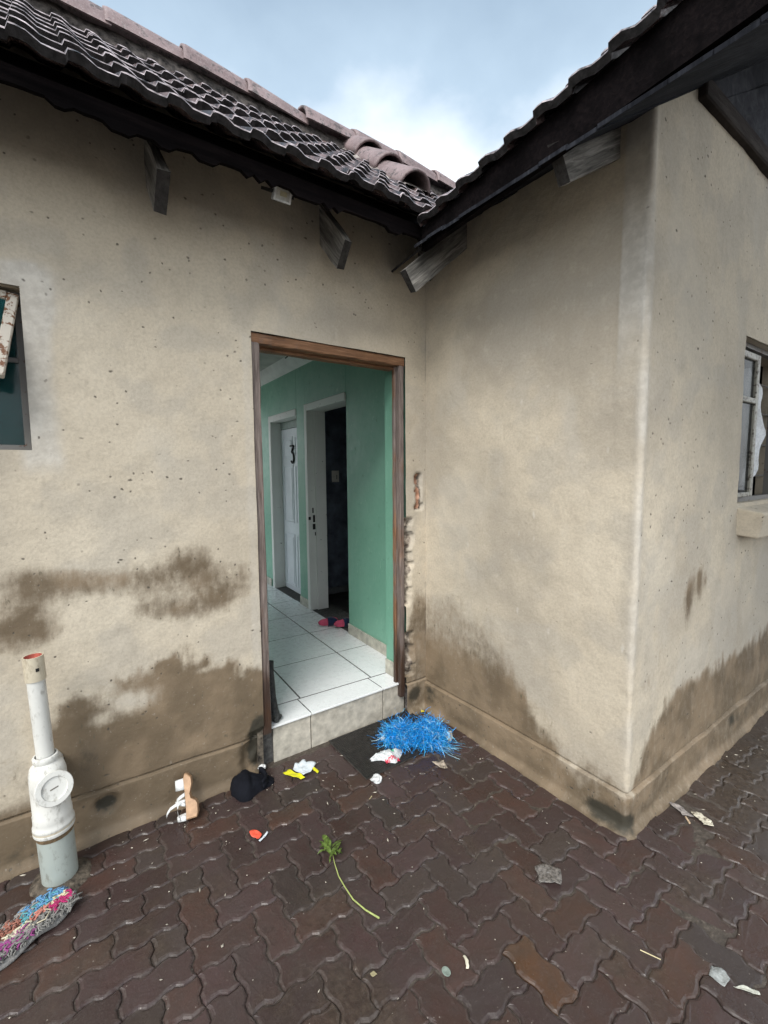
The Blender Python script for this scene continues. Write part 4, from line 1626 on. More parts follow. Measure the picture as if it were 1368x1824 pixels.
# round inspection cover facing the yard, and the branch going into the wall
Mc = lean @ Matrix.Translation((0, 0, .385)) @ Matrix.Rotation(R(14), 4, 'Z') @ Matrix.Rotation(R(-16), 4, 'X') @ Matrix.Rotation(R(90), 4, 'X')
V, F = lathe([(.049, .0), (.049, .066), (.0585, .068), (.0595, .073), (.0595, .084), (.0575, .087), (.041, .087), (.039, .081), (.0005, .080)], 32, Mc)
ic = sharp(obj('inspection_cover', V, F, PIPEW, dp, True))
Mq = Mc @ Matrix.Rotation(R(8), 4, 'Z')
MB().box((-.013, -.002, .0800), (.013, .002, .0812), Mq).build('slot', plain('slot_dirt', (.14, .13, .11), .8), ic)
V, F = lathe([(.046, -.16), (.046, .0)], 24, lean @ Matrix.Translation((0, .0, .40)) @ Matrix.Rotation(R(90), 4, 'X'))
mb = MB(); mb.add(V, F)
V, F = lathe([(.052, -.075), (.052, -.062), (.046, -.06)], 24, lean @ Matrix.Translation((0, .0, .40)) @ Matrix.Rotation(R(90), 4, 'X'))
mb.add(V, F)
sharp(mb.build('branch', PIPEW, dp, True))

V, F = [], []
for r_ in range(6):
    for i in range(26):
        a = 2 * math.pi * i / 26
        rr_ = .054 + r_ * .0105 * (.5 + float(fbm(math.cos(a) * 2 + 3, math.sin(a) * 2 + 3, 311)))
        V.append((PX + rr_ * math.cos(a), PY + rr_ * math.sin(a), (.020, .017, .012, .007, .003, -.006)[r_] + .006 * (float(fbm(a * 4, r_ * 1.3, 313)) - .5)))
for r_ in range(5):
    for i in range(26):
        F.append((r_ * 26 + i, (r_ + 1) * 26 + i, (r_ + 1) * 26 + (i + 1) % 26, r_ * 26 + (i + 1) % 26))
obj('mortar_collar', V, F, plain('muddy_mortar', (.10, .082, .062), .8, .6, 45, .8), dp, True)

# --- rubber doormat
dm = thing('doormat', (-.42, -.18, .0), 'black rubber doormat with a raised grid in front of the step', 'doormat')
mx0, mx1, my0, my1 = -.712, -.135, -.378, .022
RUB = plain('black_rubber', (.022, .021, .020), .55, .4, 40, .2)
RUBB = plain('brown_caked_rubber', (.050, .044, .036), .7, .5, 30, .4)
MB().box((mx0, my0, .001), (mx1, my1, .007), bev=.002).build('mat_base', RUBB, dm)
mb = MB()
mb.box((mx0, my0, .0072), (mx1, my0 + .012, .0105), bev=.0012).box((mx0, my1 - .012, .0072), (mx1, my1, .0105), bev=.0012)
mb.box((mx0, my0 + .012, .0072), (mx0 + .012, my1 - .012, .0105), bev=.0012).box((mx1 - .012, my0 + .012, .0072), (mx1, my1 - .012, .0105), bev=.0012)
mb.build('border', RUB, dm)
mb = MB()
k = 0
x = mx0 + .018
while x < mx1 - .016:
    mb.box((x, my0 + .012, .0072), (x + .0035, my1 - .012, .0096))
    x += .0105
y = my0 + .018
while y < my1 - .016:
    mb.box((mx0 + .012, y, .0072), (mx1 - .012, y + .0035, .0093))
    y += .0135
o = mb.build('raised_grid', RUB, dm)
o['kind'] = 'stuff'

# --- heap of blue tinsel
rs = random.Random(3)
TC = [Mat('tinsel_blue', .28, .6), Mat('tinsel_sky', .22, .6), Mat('tinsel_clear', .2, .6)]
for t_, c_, me_ in zip(TC, ((.002, .36, .95), (.10, .62, .98), (.55, .82, .95)), (.15, .2, .1)):
    t_.set(Base_Color=t_.mix(t_.mr(t_.noise(t_.pos(), 60, 2), .3, .7), tuple(q * .55 for q in c_), c_), Metallic=me_)
V, F, MI = [], [], []
rx = Vector((.819, -.574, 0)); ry = Vector((.574, .819, 0))
cen = Vector((-.305, -.262, 0))


def strand(p0, d, L, curl, w, mi, floor_=.004):
    b = len(V)
    seg = 6
    p = p0.copy()
    d = d.normalized()
    ax = Vector((rs.gauss(0, 1), rs.gauss(0, 1), rs.gauss(0, 1))).normalized()
    sd = d.cross(Vector((rs.gauss(0, 1), rs.gauss(0, 1), rs.gauss(0, 1)))).normalized()
    for i in range(seg + 1):
        V.append(p - sd * w / 2); V.append(p + sd * w / 2)
        d = (Matrix.Rotation(curl / seg, 3, ax) @ d)
        sd = (Matrix.Rotation(curl / seg, 3, ax) @ sd)
        sd = (Matrix.Rotation(rs.uniform(-.5, .5), 3, d) @ sd)
        d = (d - Vector((0, 0, .10))).normalized()
        p = p + d * (L / seg)
        if p.z < floor_: p.z = floor_ + rs.uniform(0, .004)
    for i in range(seg):
        F.append((b + 2 * i, b + 2 * i + 1, b + 2 * i + 3, b + 2 * i + 2)); MI.append(mi)


for i in range(5200):
    lobe = rs.choice((-1, 1))
    a, e = rs.uniform(0, 2 * math.pi), rs.uniform(0, 1)
    rr_ = rs.uniform(0, 1) ** .5
    c0 = cen + rx * (lobe * .082) + rx * (rr_ * math.cos(a) * .092) + ry * (rr_ * math.sin(a) * (.088 if lobe < 0 else .10))
    hmax = (.085 if lobe < 0 else .10) * math.sqrt(max(0, 1 - rr_ * rr_)) + .012
    c0.z = .010 + e * hmax
    dd = Vector((math.cos(a + 1.57 + rs.gauss(0, .9)), math.sin(a + 1.57 + rs.gauss(0, .9)), rs.gauss(0, .3)))
    strand(c0, dd, rs.uniform(.05, .12), rs.gauss(0, 3.6), rs.uniform(.0011, .0021), rs.choices((0, 1, 2), (.74, .19, .07))[0])
for i in range(60):       # stray ends
    a = rs.uniform(0, 2 * math.pi)
    c0 = cen + rx * math.cos(a) * .165 + ry * math.sin(a) * .095
    c0.z = rs.uniform(.012, .06)
    dd = rx * math.cos(a) + ry * math.sin(a) + Vector((0, 0, rs.gauss(.12, .35)))
    strand(c0, dd, rs.uniform(.04, .085), rs.gauss(0, 1.2), .0018, rs.choices((0, 1, 2), (.5, .3, .2))[0])
for i in range(46):        # longer strands trailing over the paving
    c0 = cen + rx * rs.uniform(.08, .18) + ry * rs.uniform(-.10, -.02)
    c0.z = rs.uniform(.006, .02)
    dd = rx * rs.uniform(.5, 1.4) + ry * rs.uniform(-1.0, .25) + Vector((0, 0, .06))
    strand(c0, dd, rs.uniform(.09, .15), rs.gauss(0, 1.0), .0014, rs.choices((0, 1, 2), (.25, .35, .4))[0])
for i in range(40):
    c0 = cen - rx * rs.uniform(.10, .17) + ry * rs.uniform(-.07, .06)
    c0.z = rs.uniform(.012, .04)
    strand(c0, -rx + ry * rs.gauss(0, .5) + Vector((0, 0, .15)), rs.uniform(.05, .10), rs.gauss(0, 1.0), .0014, rs.choices((0, 1, 2), (.4, .35, .25))[0], .012)
ti = obj('tinsel_heap', V, F, TC[0].m)
ti.data.materials.append(TC[1].m); ti.data.materials.append(TC[2].m)
ti.data.polygons.foreach_set('material_index', MI)
tag(ti, 'tangled heap of shiny blue tinsel on the doormat', 'tinsel')


def sheet(name, cx, cy, ang, outline, z0, amp, seed, m, thick=.0012, n=18, curl=None, k=22, pos=None):
    """crumpled sheet with an irregular outline: polar grid, a little thickness"""
    rs_ = random.Random(seed)
    V, F = [], []
    rings = 6
    m_ = len(outline)
    ca, sa = math.cos(ang), math.sin(ang)
    for r_ in range(rings + 1):
        t = r_ / rings
        for i in range(m_):
            x, y = outline[i][0] * t, outline[i][1] * t
            z = z0 + amp * abs(float(fbm((x + 7) * k, (y + 3) * k, seed, 3)) - .42) * 2 * (.55 + .45 * t)
            if curl:
                z += curl(x, y)
            V.append((cx + x * ca - y * sa, cy + x * sa + y * ca, z))
    for r_ in range(rings):
        for i in range(m_):
            j = (i + 1) % m_
            F.append((r_ * m_ + i, (r_ + 1) * m_ + i, (r_ + 1) * m_ + j, r_ * m_ + j))
    o = obj(name, V, F, m, None, True)
    so = o.modifiers.new('thickness', 'SOLIDIFY'); so.thickness = thick; so.offset = 1
    return o


def subdiv(poly, n=5, jit=.0, seed=0):
    rs_ = random.Random(seed)
    out = []
    for i in range(len(poly)):
        a, b = poly[i], poly[(i + 1) % len(poly)]
        for k in range(n):
            t = k / n
            out.append((a[0] + (b[0] - a[0]) * t + rs_.uniform(-jit, jit), a[1] + (b[1] - a[1]) * t + rs_.uniform(-jit, jit)))
    return out


# --- clear plastic bag with red and green print
m = Mat('clear_printed_plastic', .18, .6)
p = m.n('ShaderNodeTexCoord').outputs['Object']
nz_ = m.noise(p, 60, 4, .7)
c = m.mix(m.mr(nz_, .35, .65), (.50, .54, .54), (.80, .82, .83))
c = m.mix(m.mr(m.noise(p, 14, 3), .5, .62, 0, .5), c, (.30, .55, .45))
m.set(Base_Color=c, Alpha=.93, Normal=m.bump(nz_, .8, .01))
bagV, bagF = [], []
out = subdiv([(-.088, -.012), (-.055, .028), (.005, .052), (.055, .042), (.088, .050), (.080, .008), (.050, -.052), (.010, -.042), (-.03, -.022), (-.078, -.03)], 4, .003, 4)
rings = 9
BC = Vector((-.535, -.300, .012))
rv, fv = Vector((.83, -.558, 0)), Vector((.558, .83, 0))
for top in (1, 0):
    for r_ in range(rings + 1):
        t = r_ / rings
        for (x, y) in out:
            h = (1 - t ** 2.2) * .036 * top
            h += top * .030 * (abs(float(fbm(x * t * 34 + 9, y * t * 34 + 5, 77, 3)) - .5) * 2 - .12) * (1 - t ** 6)
            bagV.append(BC + rv * (x * t) + fv * (y * t) + Vector((0, 0, max(0, h))))
no = len(out)
for top in (1, 0):
    o_ = 0 if top else (rings + 1) * no
    for r_ in range(rings):
        for i in range(no):
            j = (i + 1) % no
            f = (o_ + r_ * no + i, o_ + (r_ + 1) * no + i, o_ + (r_ + 1) * no + j, o_ + r_ * no + j)
            bagF.append(f if top else f[::-1])
bag = obj('plastic_bag', bagV, bagF, m.m, None, True)
ABS[bag.name] = Vector((0, 0, 0))
tag(bag, 'crumpled clear plastic bag with red lettering and green print on the doormat', 'plastic bag')


def text_mesh(body, size):
    cu = bpy.data.curves.new('lettering', 'FONT')
    cu.body = body
    cu.size = size
    cu.resolution_u = 2
    cu.offset = size * .035
    to = bpy.data.objects.new('lettering_source', cu)
    COL.objects.link(to)
    dg = bpy.context.evaluated_depsgraph_get()
    me = bpy.data.meshes.new_from_object(to.evaluated_get(dg))
    bpy.data.objects.remove(to)
    return me


def drape(me, M, surf, lift):
    """lay a flat mesh on the bag top"""
    for v in me.vertices:
        p_ = M @ v.co
        best = surf.ray_cast(p_ + Vector((0, 0, .2)), Vector((0, 0, -1)))
        v.co = best[1] + Vector((0, 0, lift)) if best[0] else Vector((p_.x, p_.y, .014))
    return me


bpy.context.view_layer.update()
RED = plain('red_print', (.55, .03, .07), .4, .1, 40)
GRN = plain('green_print', (.10, .42, .25), .4, .25, 60)
tm = text_mesh('Kotuq', .030)
# upside down as it lies: letters run from right to left
xw = [v.co.x for v in tm.vertices]
Mt = Matrix.Translation(BC + rv * .066 + fv * -.014 + Vector((0, 0, .05))) @ Matrix(((-rv.x, -fv.x, 0, 0), (-rv.y, -fv.y, 0, 0), (0, 0, 1, 0), (0, 0, 0, 1))) @ Matrix.Rotation(R(20), 4, 'Z')
tm = drape(tm, Mt, bag, .0022)
tm.materials.append(RED)
copy_of(tm, 'lettering', bag)
V, F = [], []
for gy in range(7):
    for gx in range(7):
        q = BC + rv * (.012 + gx * .005) + fv * (.006 + gy * .005) + Vector((0, 0, .05))
        hit = bag.ray_cast(q + Vector((0, 0, .2)), Vector((0, 0, -1)))
        V.append((hit[1] if hit[0] else Vector((q.x, q.y, .014))) + Vector((0, 0, .0015)))
F = [(a * 7 + b, a * 7 + b + 1, a * 7 + b + 8, a * 7 + b + 7) for a in range(6) for b in range(6)]
obj('printed_square', V, F, GRN, bag)

# --- yellow and white wrapper
YW = plain('yellow_wrapper', (.72, .70, .02), .45, .12, 30, .3)
WW = plain('white_wrapper_inside', (.62, .68, .72), .55, .08, 40, .4)
wr = thing('wrapper', (-.955, -.125, 0), 'torn wrapper with bright yellow outside folded over white lining, on the pavers', 'wrapper')
o = sheet('lining', -.945, -.125, R(-33), subdiv([(-.050, .005), (-.045, .045), (-.01, .064), (.045, .060), (.068, .045), (.045, -.02), (.012, -.048)], 4, .002, 2), .004, .022, 41, WW, curl=lambda x, y: .16 * abs(y) * .3 + .010 * math.exp(-((x) / .03) ** 2))
V0 = o
o.parent = wr; o.matrix_parent_inverse = Matrix.Translation(-ABS[wr.name])
o = sheet('yellow_fold', -.985, -.128, R(-33), subdiv([(-.062, .0), (-.035, .033), (-.005, .004), (.055, -.035), (.035, -.048), (-.01, -.036)], 4, .0015, 3), .010, .022, 43, YW)
o.parent = wr; o.matrix_parent_inverse = Matrix.Translation(-ABS[wr.name])
o = sheet('yellow_edge', -.900, -.155, R(20), subdiv([(-.012, -.045), (.004, -.04), (.022, .035), (.014, .05), (.004, .02)], 4, .001, 5), .012, .014, 47, YW)
o.parent = wr; o.matrix_parent_inverse = Matrix.Translation(-ABS[wr.name])

# --- black knitted hat
BK = m_cloth('black_knit', (.007, .008, .012), 300, .4, .0)
V, F = [], []
nu_, nv_ = 34, 16
for j in range(nv_ + 1):
    ph = math.pi / 2 * j / nv_
    for i in range(nu_):
        th = 2 * math.pi * i / nu_
        x, y = math.cos(th) * math.cos(ph), math.sin(th) * math.cos(ph)
        w = 1 + .16 * (float(fbm(x * 3 + 5, y * 3 + 5, 51)) - .5) * 2
        # body plus a folded cuff to the right
        X = x * .078 * w + (.060 if x > .55 else 0) * max(0, (x - .55) / .45) * math.cos(ph)
        Y = y * .088 * w * (1 if x < .3 else 1 - .35 * (x - .3))
        Zz = math.sin(ph) * .068 * (1 - .35 * max(0, x)) + .016 * (float(fbm(x * 5 + 3, y * 5 + 8, 53, 3)) - .5) * math.sin(ph * 2) - .012 * math.exp(-((x - .35) / .12) ** 2) * math.sin(ph)
        V.append((X, Y, max(.0, Zz)))
for j in range(nv_):
    for i in range(nu_):
        F.append((j * nu_ + i, j * nu_ + (i + 1) % nu_, (j + 1) * nu_ + (i + 1) % nu_, (j + 1) * nu_ + i))
Mh = Matrix.Translation((-1.222, -.075, .002)) @ Matrix.Rotation(R(-12), 4, 'Z') @ Matrix.Rotation(R(4), 4, 'X')
hat = obj('knitted_hat', [Mh @ Vector(v) for v in V], F, BK, None, True)
tag(hat, 'black knitted hat lying crumpled at the foot of the plinth', 'hat')
ABS[hat.name] = Vector((0, 0, 0))
V, F = [], []
for j in range(5):
    for i in range(20):
        t = i / 19
        an = R(-75 + 150 * t)
        r_ = .055 + .006 * math.sin(j * 1.6)
        V.append(Mh @ Vector((.072 + r_ * .75 * math.cos(an) - .01, math.sin(an) * r_ * 1.05, .012 + j * .009 + .006 * math.sin(t * 9))))
for j in range(4):
    for i in range(19):
        F.append((j * 20 + i, j * 20 + i + 1, j * 20 + 21 + i, j * 20 + 20 + i))
o = obj('cuff', V, F, BK, hat, True)
o.modifiers.new('thickness', 'SOLIDIFY').thickness = .012

WHT = plain('white_foam', (.66, .68, .68), .7, .15, 90, .6)


def lump(name, c, r, seed, m, label, cat, flat=.6, group=None, n=12):
    V, F = [], []
    for j in range(7):
        ph = -math.pi / 2 + math.pi * j / 6
        for i in range(n):
            th = 2 * math.pi * i / n
            x, y, z = math.cos(th) * math.cos(ph), math.sin(th) * math.cos(ph), math.sin(ph)
            w = .55 + .9 * float(fbm(x * 2.2 + 5 + seed, y * 2.2 + z * 1.7 + 3, seed, 3))
            V.append((c[0] + x * r * w, c[1] + y * r * w, max(.001, c[2] + z * r * w * flat)))
    for j in range(6):
        for i in range(n):
            F.append((j * n + i, j * n + (i + 1) % n, (j + 1) * n + (i + 1) % n, (j + 1) * n + i))
    o = obj(name, V, F, m, None, False)
    return tag(o, label, cat, group)


lump('tissue', (-1.108, .012, .016), .024, 61, WHT, 'small crumpled white tissue behind the black hat', 'tissue')
lump('foam_scrap', (-.676, -.412, .014), .027, 62, WHT, 'ragged white foam scrap at the corner of the doormat', 'foam scrap')
V, F = lathe([(.0001, .0), (.0135, .0), (.014, .002), (.014, .009), (.0125, .0105), (.0001, .0105)], 20, Matrix.Translation((-.452, -.152, .0105)))
tag(obj('bottle_cap', V, F, plain('white_cap', (.72, .73, .72), .4, .05), None), 'round white bottle cap on the doormat beside the tinsel', 'bottle cap')
V, F = bevel_box(-.018, -.014, 0, .018, .014, .042, .002)
Mb = Matrix.Translation((-.135, -.372, .004)) @ Matrix.Rotation(R(25), 4, 'Z') @ Matrix.Rotation(R(-14), 4, 'X')
tag(obj('carton', [Mb @ Vector(v) for v in V], F, plain('carton_white', (.56, .58, .52), .6, .2, 50)), 'small white carton leaning behind the blue tinsel', 'carton')
o = sheet('paper_scrap', -.335, -.505, R(-30), subdiv([(-.036, .028), (.03, .034), (.034, -.036), (.008, -.03), (-.012, -.006)], 4, .003, 9), .003, .016, 63, plain('stained_paper', (.40, .34, .27), .8, .75, 45, .3))
tag(o, 'torn brown and white paper scrap beside the tinsel', 'paper scrap')
o = sheet('yellow_scrap', -.062, -.045, 0.4, subdiv([(-.016, 0), (-.002, .014), (.014, .004), (.004, -.012)], 3, .002, 8), .004, .02, 66, plain('yellow_scrap_plastic', (.70, .58, .05), .5))
tag(o, 'tiny yellow plastic scrap in the corner behind the tinsel', 'plastic scrap')
o = sheet('red_wrapper', -1.286, -.392, R(35), subdiv([(-.014, -.026), (.012, -.022), (.016, .022), (-.004, .030), (-.016, .012)], 4, .0012, 8), .004, .022, 67, plain('red_wrapper_plastic', (.70, .10, .055), .4, .15, 60))
tag(o, 'little crumpled red orange sweet wrapper on the pavers', 'wrapper')
o = sheet('white_wrapper_strip', -1.262, -.425, R(18), subdiv([(-.024, -.005), (.026, .006), (.028, .014), (.0, .008), (-.024, .005)], 3, .001, 8), .004, .010, 68, WW)
tag(o, 'twisted white paper strip next to the red wrapper', 'paper strip')

# --- wedge sandal leaning on the plinth
sd_ = thing('sandal', (-1.51, -.12, 0), 'white strappy sandal with tan wedge heel, lying on its side against the plinth', 'sandal')
TAN = plain('tan_sole', (.47, .30, .18), .5, .15, 40, .1)
WST = plain('white_strap', (.72, .74, .73), .4, .06, 40)
heel = Vector((-1.502, -.128, .008)); toe = Vector((-1.490, -.040, .170))
Lv = (toe - heel).normalized()
Tv = Vector((.93, -.32, 0)); Tv = (Tv - Lv * Tv.dot(Lv)).normalized()
Wv = Lv.cross(Tv).normalized()
if Wv.y > 0: Wv = -Wv
LEN = (toe - heel).length
prof = [(.0, -.004), (.0, .040), (.016, .046), (.052, .047), (.066, .040), (.080, .020), (.10, .016), (.14, .028), (.165, .026), (.180, .012), (.184, .0), (.165, -.006), (.10, -.003), (.05, -.002)]
V, F = [], []
n = len(prof)
for w_ in (-.030, -.024, .024, .030):
    for (l_, t_) in prof:
        k = .94 if abs(w_) > .026 else 1
        V.append(heel + Lv * (.092 + (l_ - .092) * k) + Tv * (.012 + (t_ - .012) * k) + Wv * (w_))
for r_ in range(3):
    for i in range(n):
        F.append((r_ * n + i, r_ * n + (i + 1) % n, r_ * n + n + (i + 1) % n, r_ * n + n + i))
F.append(tuple(range(n))[::-1]); F.append(tuple(3 * n + i for i in range(n)))
obj('sole', V, F, TAN, sd_)


def strap(pts, w, name='strap', wv=None):
    P = [heel + Lv * a + Tv * b + Wv * c for a, b, c in pts]
    V, F = ribbon(P, w, wv or Lv)
    o = obj(name, V, F, WST, sd_, True)
    o.modifiers.new('thickness', 'SOLIDIFY').thickness = .0025
    return o


arc = lambda l0, l1, h, n_=10: [(l0 + (l1 - l0) * i / n_, -.004 - h * math.sin(math.pi * i / n_), .029 * math.cos(math.pi * i / n_)) for i in range(n_ + 1)]
strap(arc(.142, .142, .040), .042, 'toe_band')
strap(arc(.06, .10, .038), .013)
strap(arc(.10, .055, .036), .013)
strap(arc(.075, .072, .044), .011)
strap(arc(.008, .012, .040), .020, 'heel_band')
strap([(.07, -.020, .029), (.068, -.045, .030), (.060, -.066, .026), (.045, -.080, .018), (.033, -.086, .010)], .012, 'loose_strap')
strap([(.075, -.03, .03), (.05, -.036, .032), (.02, -.034, .031), (.008, -.028, .028)], .013)

# --- broken green twig
tw = thing('twig', (-1.08, -.8, 0), 'broken green twig with a tuft of leaves and bare pale stem on the pavers', 'twig')
st = [Vector((-1.066, -.66, .016)), Vector((-1.085, -.72, .010)), Vector((-1.098, -.775, .006)), Vector((-1.101, -.83, .005)), Vector((-1.101, -.885, .004)), Vector((-1.086, -.945, .004)), Vector((-1.064, -.998, .005))]
STEM = plain('pale_green_stem', (.36, .42, .14), .5, .15, 60)
MB().tube(st, [.0018, .0019, .0022, .0024, .0027, .0029, .0034], 7).build('stem', STEM, tw, True)
LEAF = plain('leaf_green', (.10, .155, .030), .5, .5, 60, .2)
rs = random.Random(8)
base = Vector((-1.075, -.69, .012))
for i in range(22):
    a = R(rs.uniform(20, 160) if i < 9 else rs.uniform(-60, 240))
    L_ = rs.uniform(.022, .058)
    root = Vector((-1.073, -.655, .014)) + Vector((rs.uniform(-.018, .018), rs.uniform(-.05, .02), rs.uniform(0, .012)))
    if i == 0: a, L_, root = R(8), .055, Vector((-1.063, -.655, .02))
    if i == 1: a, L_, root = R(85), .06, Vector((-1.066, -.63, .016))
    if i == 2: a, L_, root = R(-70), .050, Vector((-1.085, -.66, .016))
    dv = Vector((math.cos(a), math.sin(a), rs.uniform(-.05, .35)))
    dv.normalize()
    sv = dv.cross(Vector((0, 0, 1))).normalized()
    sv = (sv + Vector((0, 0, rs.uniform(-.5, .5)))).normalized()
    V, F = [], []
    for k in range(6):
        t = k / 5
        w_ = L_ * .17 * math.sin(math.pi * (t * .92 + .05)) ** .8
        c = root + dv * (L_ * t) + Vector((0, 0, .008 * math.sin(t * 3) - .006 * t))
        c.z = max(c.z, .004)
        V += [c - sv * w_ + Vector((0, 0, .003)), c, c + sv * w_ + Vector((0, 0, .003))]
    for k in range(5):
        for j in range(2):
            F.append((k * 3 + j, k * 3 + j + 1, k * 3 + j + 4, k * 3 + j + 3))
    o = obj('leaf', V, F, LEAF, tw, True)

# --- bundle of coloured yarn / knitted rag
rg = thing('knitted_rag', (-2.05, -.29, 0), 'wet knitted rag of grey cloth and blue, cream and magenta yarn near the drain pipe', 'rag')
GREYC = m_cloth('grey_wet_cloth', (.24, .235, .225), 200, .3)
ax0, ax1 = Vector((-1.945, -.272, .0)), Vector((-2.19, -.385, .0))
dv = (ax1 - ax0).normalized(); pv = Vector((-dv.y, dv.x, 0))
if pv.y > 0: pv = -pv          # toward the camera side
for k, (o0, z_, r_) in enumerate(((.046, .016, .017), (.066, .013, .014), (.022, .02, .02), (-.006, .016, .018), (-.03, .013, .016))):
    P = []
    for i in range(15):
        t = -.05 + 1.1 * i / 14
        P.append(ax0.lerp(ax1, t) + pv * (o0 * (1 - .5 * max(0, .25 - t) * 4) + .008 * math.sin(t * 9 + k)) + Vector((0, 0, z_ + .005 * math.sin(t * 11 + 2 * k))))
    MB().tube(P, [r_ * (.6 + .4 * math.sin(math.pi * (i + .7) / 15.5)) for i in range(15)], 10, flat=.8).build('cloth_roll', GREYC, rg, True)
rs = random.Random(21)


def yarn(name, c, t0, t1, o0, o1, n, L, m_dir):
    m_ = m_cloth(name + '_yarn', c, 500, .3)
    mb = MB()
    for i in range(int(n * 2.2)):
        t, q = rs.uniform(t0, t1), rs.uniform(o0, o1)
        c_ = ax0.lerp(ax1, t) + pv * q + Vector((0, 0, .030 + rs.uniform(-.006, .010)))
        a = m_dir + rs.gauss(0, .75)
        d_ = (pv * math.cos(a) + dv * math.sin(a))
        P = []
        for k in range(6):
            s_ = k / 5 - .5
            P.append(c_ + d_ * (L * s_) + Vector((0, 0, .007 * (1 - 4 * s_ * s_))) + dv * (.006 * math.sin(s_ * 9 + i)))
        mb.tube(P, .0026, 5)
    mb.build('yarn_loops', m_, rg, True)


yarn('sky_blue', (.12, .30, .52), .02, .50, -.048, -.002, 46, .030, .3)
yarn('teal', (.10, .34, .38), .10, .50, -.030, .012, 36, .032, .3)
yarn('cream', (.62, .56, .38), .02, .25, .000, .022, 22, .022, 0)
yarn('magenta', (.42, .02, .13), .00, .24, .014, .048, 46, .026, 0)
yarn('salmon', (.55, .22, .17), .24, .45, .002, .022, 20, .030, 1.3)
yarn('rust', (.34, .14, .10), .50, .75, -.035, .004, 26, .026, .6)
yarn('pale', (.60, .56, .42), .48, .72, .018, .038, 26, .026, .2)
yarn('grey', (.22, .215, .20), -.02, 1.0, .034, .074, 90, .034, 1.0)
yarn('grey_back', (.26, .25, .23), .3, 1.0, -.05, -.02, 40, .03, .8)
yarn('purple', (.30, .06, .22), .50, 1.0, .030, .066, 60, .034, 1.1)
MB().tube([ax0.lerp(ax1, .30) + pv * .02 + Vector((0, 0, .045)), ax0.lerp(ax1, .27) + pv * .045 + Vector((0, 0, .05)), ax0.lerp(ax1, .36) + pv * .060 + Vector((0, 0, .043)), ax0.lerp(ax1, .48) + pv * .048 + Vector((0, 0, .045)), ax0.lerp(ax1, .50) + pv * .03 + Vector((0, 0, .04))], .0022, 5).build('loose_thread', plain('cream_thread', (.60, .54, .40), .8), rg, True)

# --- rolled black foam strip standing in the doorway
fo = thing('foam_strip', (-1.0, .13, ZF), 'dark rolled foam strip standing inside the left door post', 'foam strip')
FOAM = plain('dark_foam', (.035, .037, .036), .8, .5, 50, .4)
P = [(-.996, .085, ZF + .012), (-1.000, .100, ZF + .05), (-1.003, .115, ZF + .12), (-1.003, .125, ZF + .20), (-1.004, .135, ZF + .27), (-1.001, .140, ZF + .315)]
V, F = tube([Vector(p) for p in P], [.026, .024, .0205, .020, .020, .021], 12, False)
o = obj('foam_tube', V, F, FOAM, fo, True)
o.modifiers.new('thickness', 'SOLIDIFY').thickness = .006
lump_o = lump('crushed_end', (-1.000, .082, ZF + .022), .032, 71, FOAM, 'x', 'y', .8)
for k_ in ('label', 'category'):
    del lump_o[k_]
lump_o.parent = fo; lump_o.matrix_parent_inverse = Matrix.Translation(-ABS[fo.name])

# --- pair of clogs by the room door: soles toward the yard
PINK = plain('pink_sole', (.44, .05, .11), .6, .15, 30, .2)
NAVYC = m_cloth('navy_slipper_cloth', (.012, .02, .055), 300, .4)


def clog(x, y, rot, tilt, label):
    t = thing('slipper', (x, y, ZF), label, 'slipper', 'slippers left in the corridor')
    M = Matrix.Translation((x, y, ZF + .045)) @ Matrix.Rotation(rot, 4, 'Z') @ Matrix.Rotation(tilt, 4, 'X')
    out = []
    for k in range(28):
        a = 2 * math.pi * k / 28
        xx = .088 * math.cos(a)
        yy = .040 * math.sin(a) * (1.0 + .16 * math.cos(a) - .22 * math.exp(-((xx + .015) / .03) ** 2))
        out.append((xx, yy))
    V, F = [], []
    for z_, k in ((-.010, .96), (-.007, 1), (.007, 1), (.010, .97)):
        V += [M @ Vector((a * k, b * k, z_)) for a, b in out]
    n = 28
    for r_ in range(3):
        for i in range(n):
            F.append((r_ * n + i, r_ * n + (i + 1) % n, (r_ + 1) * n + (i + 1) % n, (r_ + 1) * n + i))
    F.append(tuple(range(n))[::-1]); F.append(tuple(3 * n + i for i in range(n)))
    obj('sole', V, F, PINK, t)
    V, F = [], []
    for j in range(9):
        u_ = j / 8
        xx = -.01 + .088 * u_
        wd = .040 * math.sqrt(max(.02, 1 - (max(0, u_ - .25) / .78) ** 2))
        for i in range(9):
            a = math.pi * i / 8
            V.append(M @ Vector((xx, wd * math.cos(a), .009 + .048 * math.sin(a) * (1 - .55 * u_))))
    for j in range(8):
        for i in range(8):
            F.append((j * 9 + i, j * 9 + i + 1, j * 9 + 10 + i, j * 9 + 9 + i))
    o = obj('upper', V, F, NAVYC, t, True)
    o.modifiers.new('thickness', 'SOLIDIFY').thickness = .004


clog(-.055, 1.235, R(-16), R(68), 'navy slipper tipped over to show its whole pink sole')
clog(.040, 1.130, R(-10), R(64), 'navy slipper with pink sole half hidden behind the green wall end')

# --- small litter on the pavers
def stick(name, a, b, r, m, label, cat, n=6):
    V, F = tube([Vector(a), Vector(b)], r, n)
    return tag(obj(name, V, F, m), label, cat)


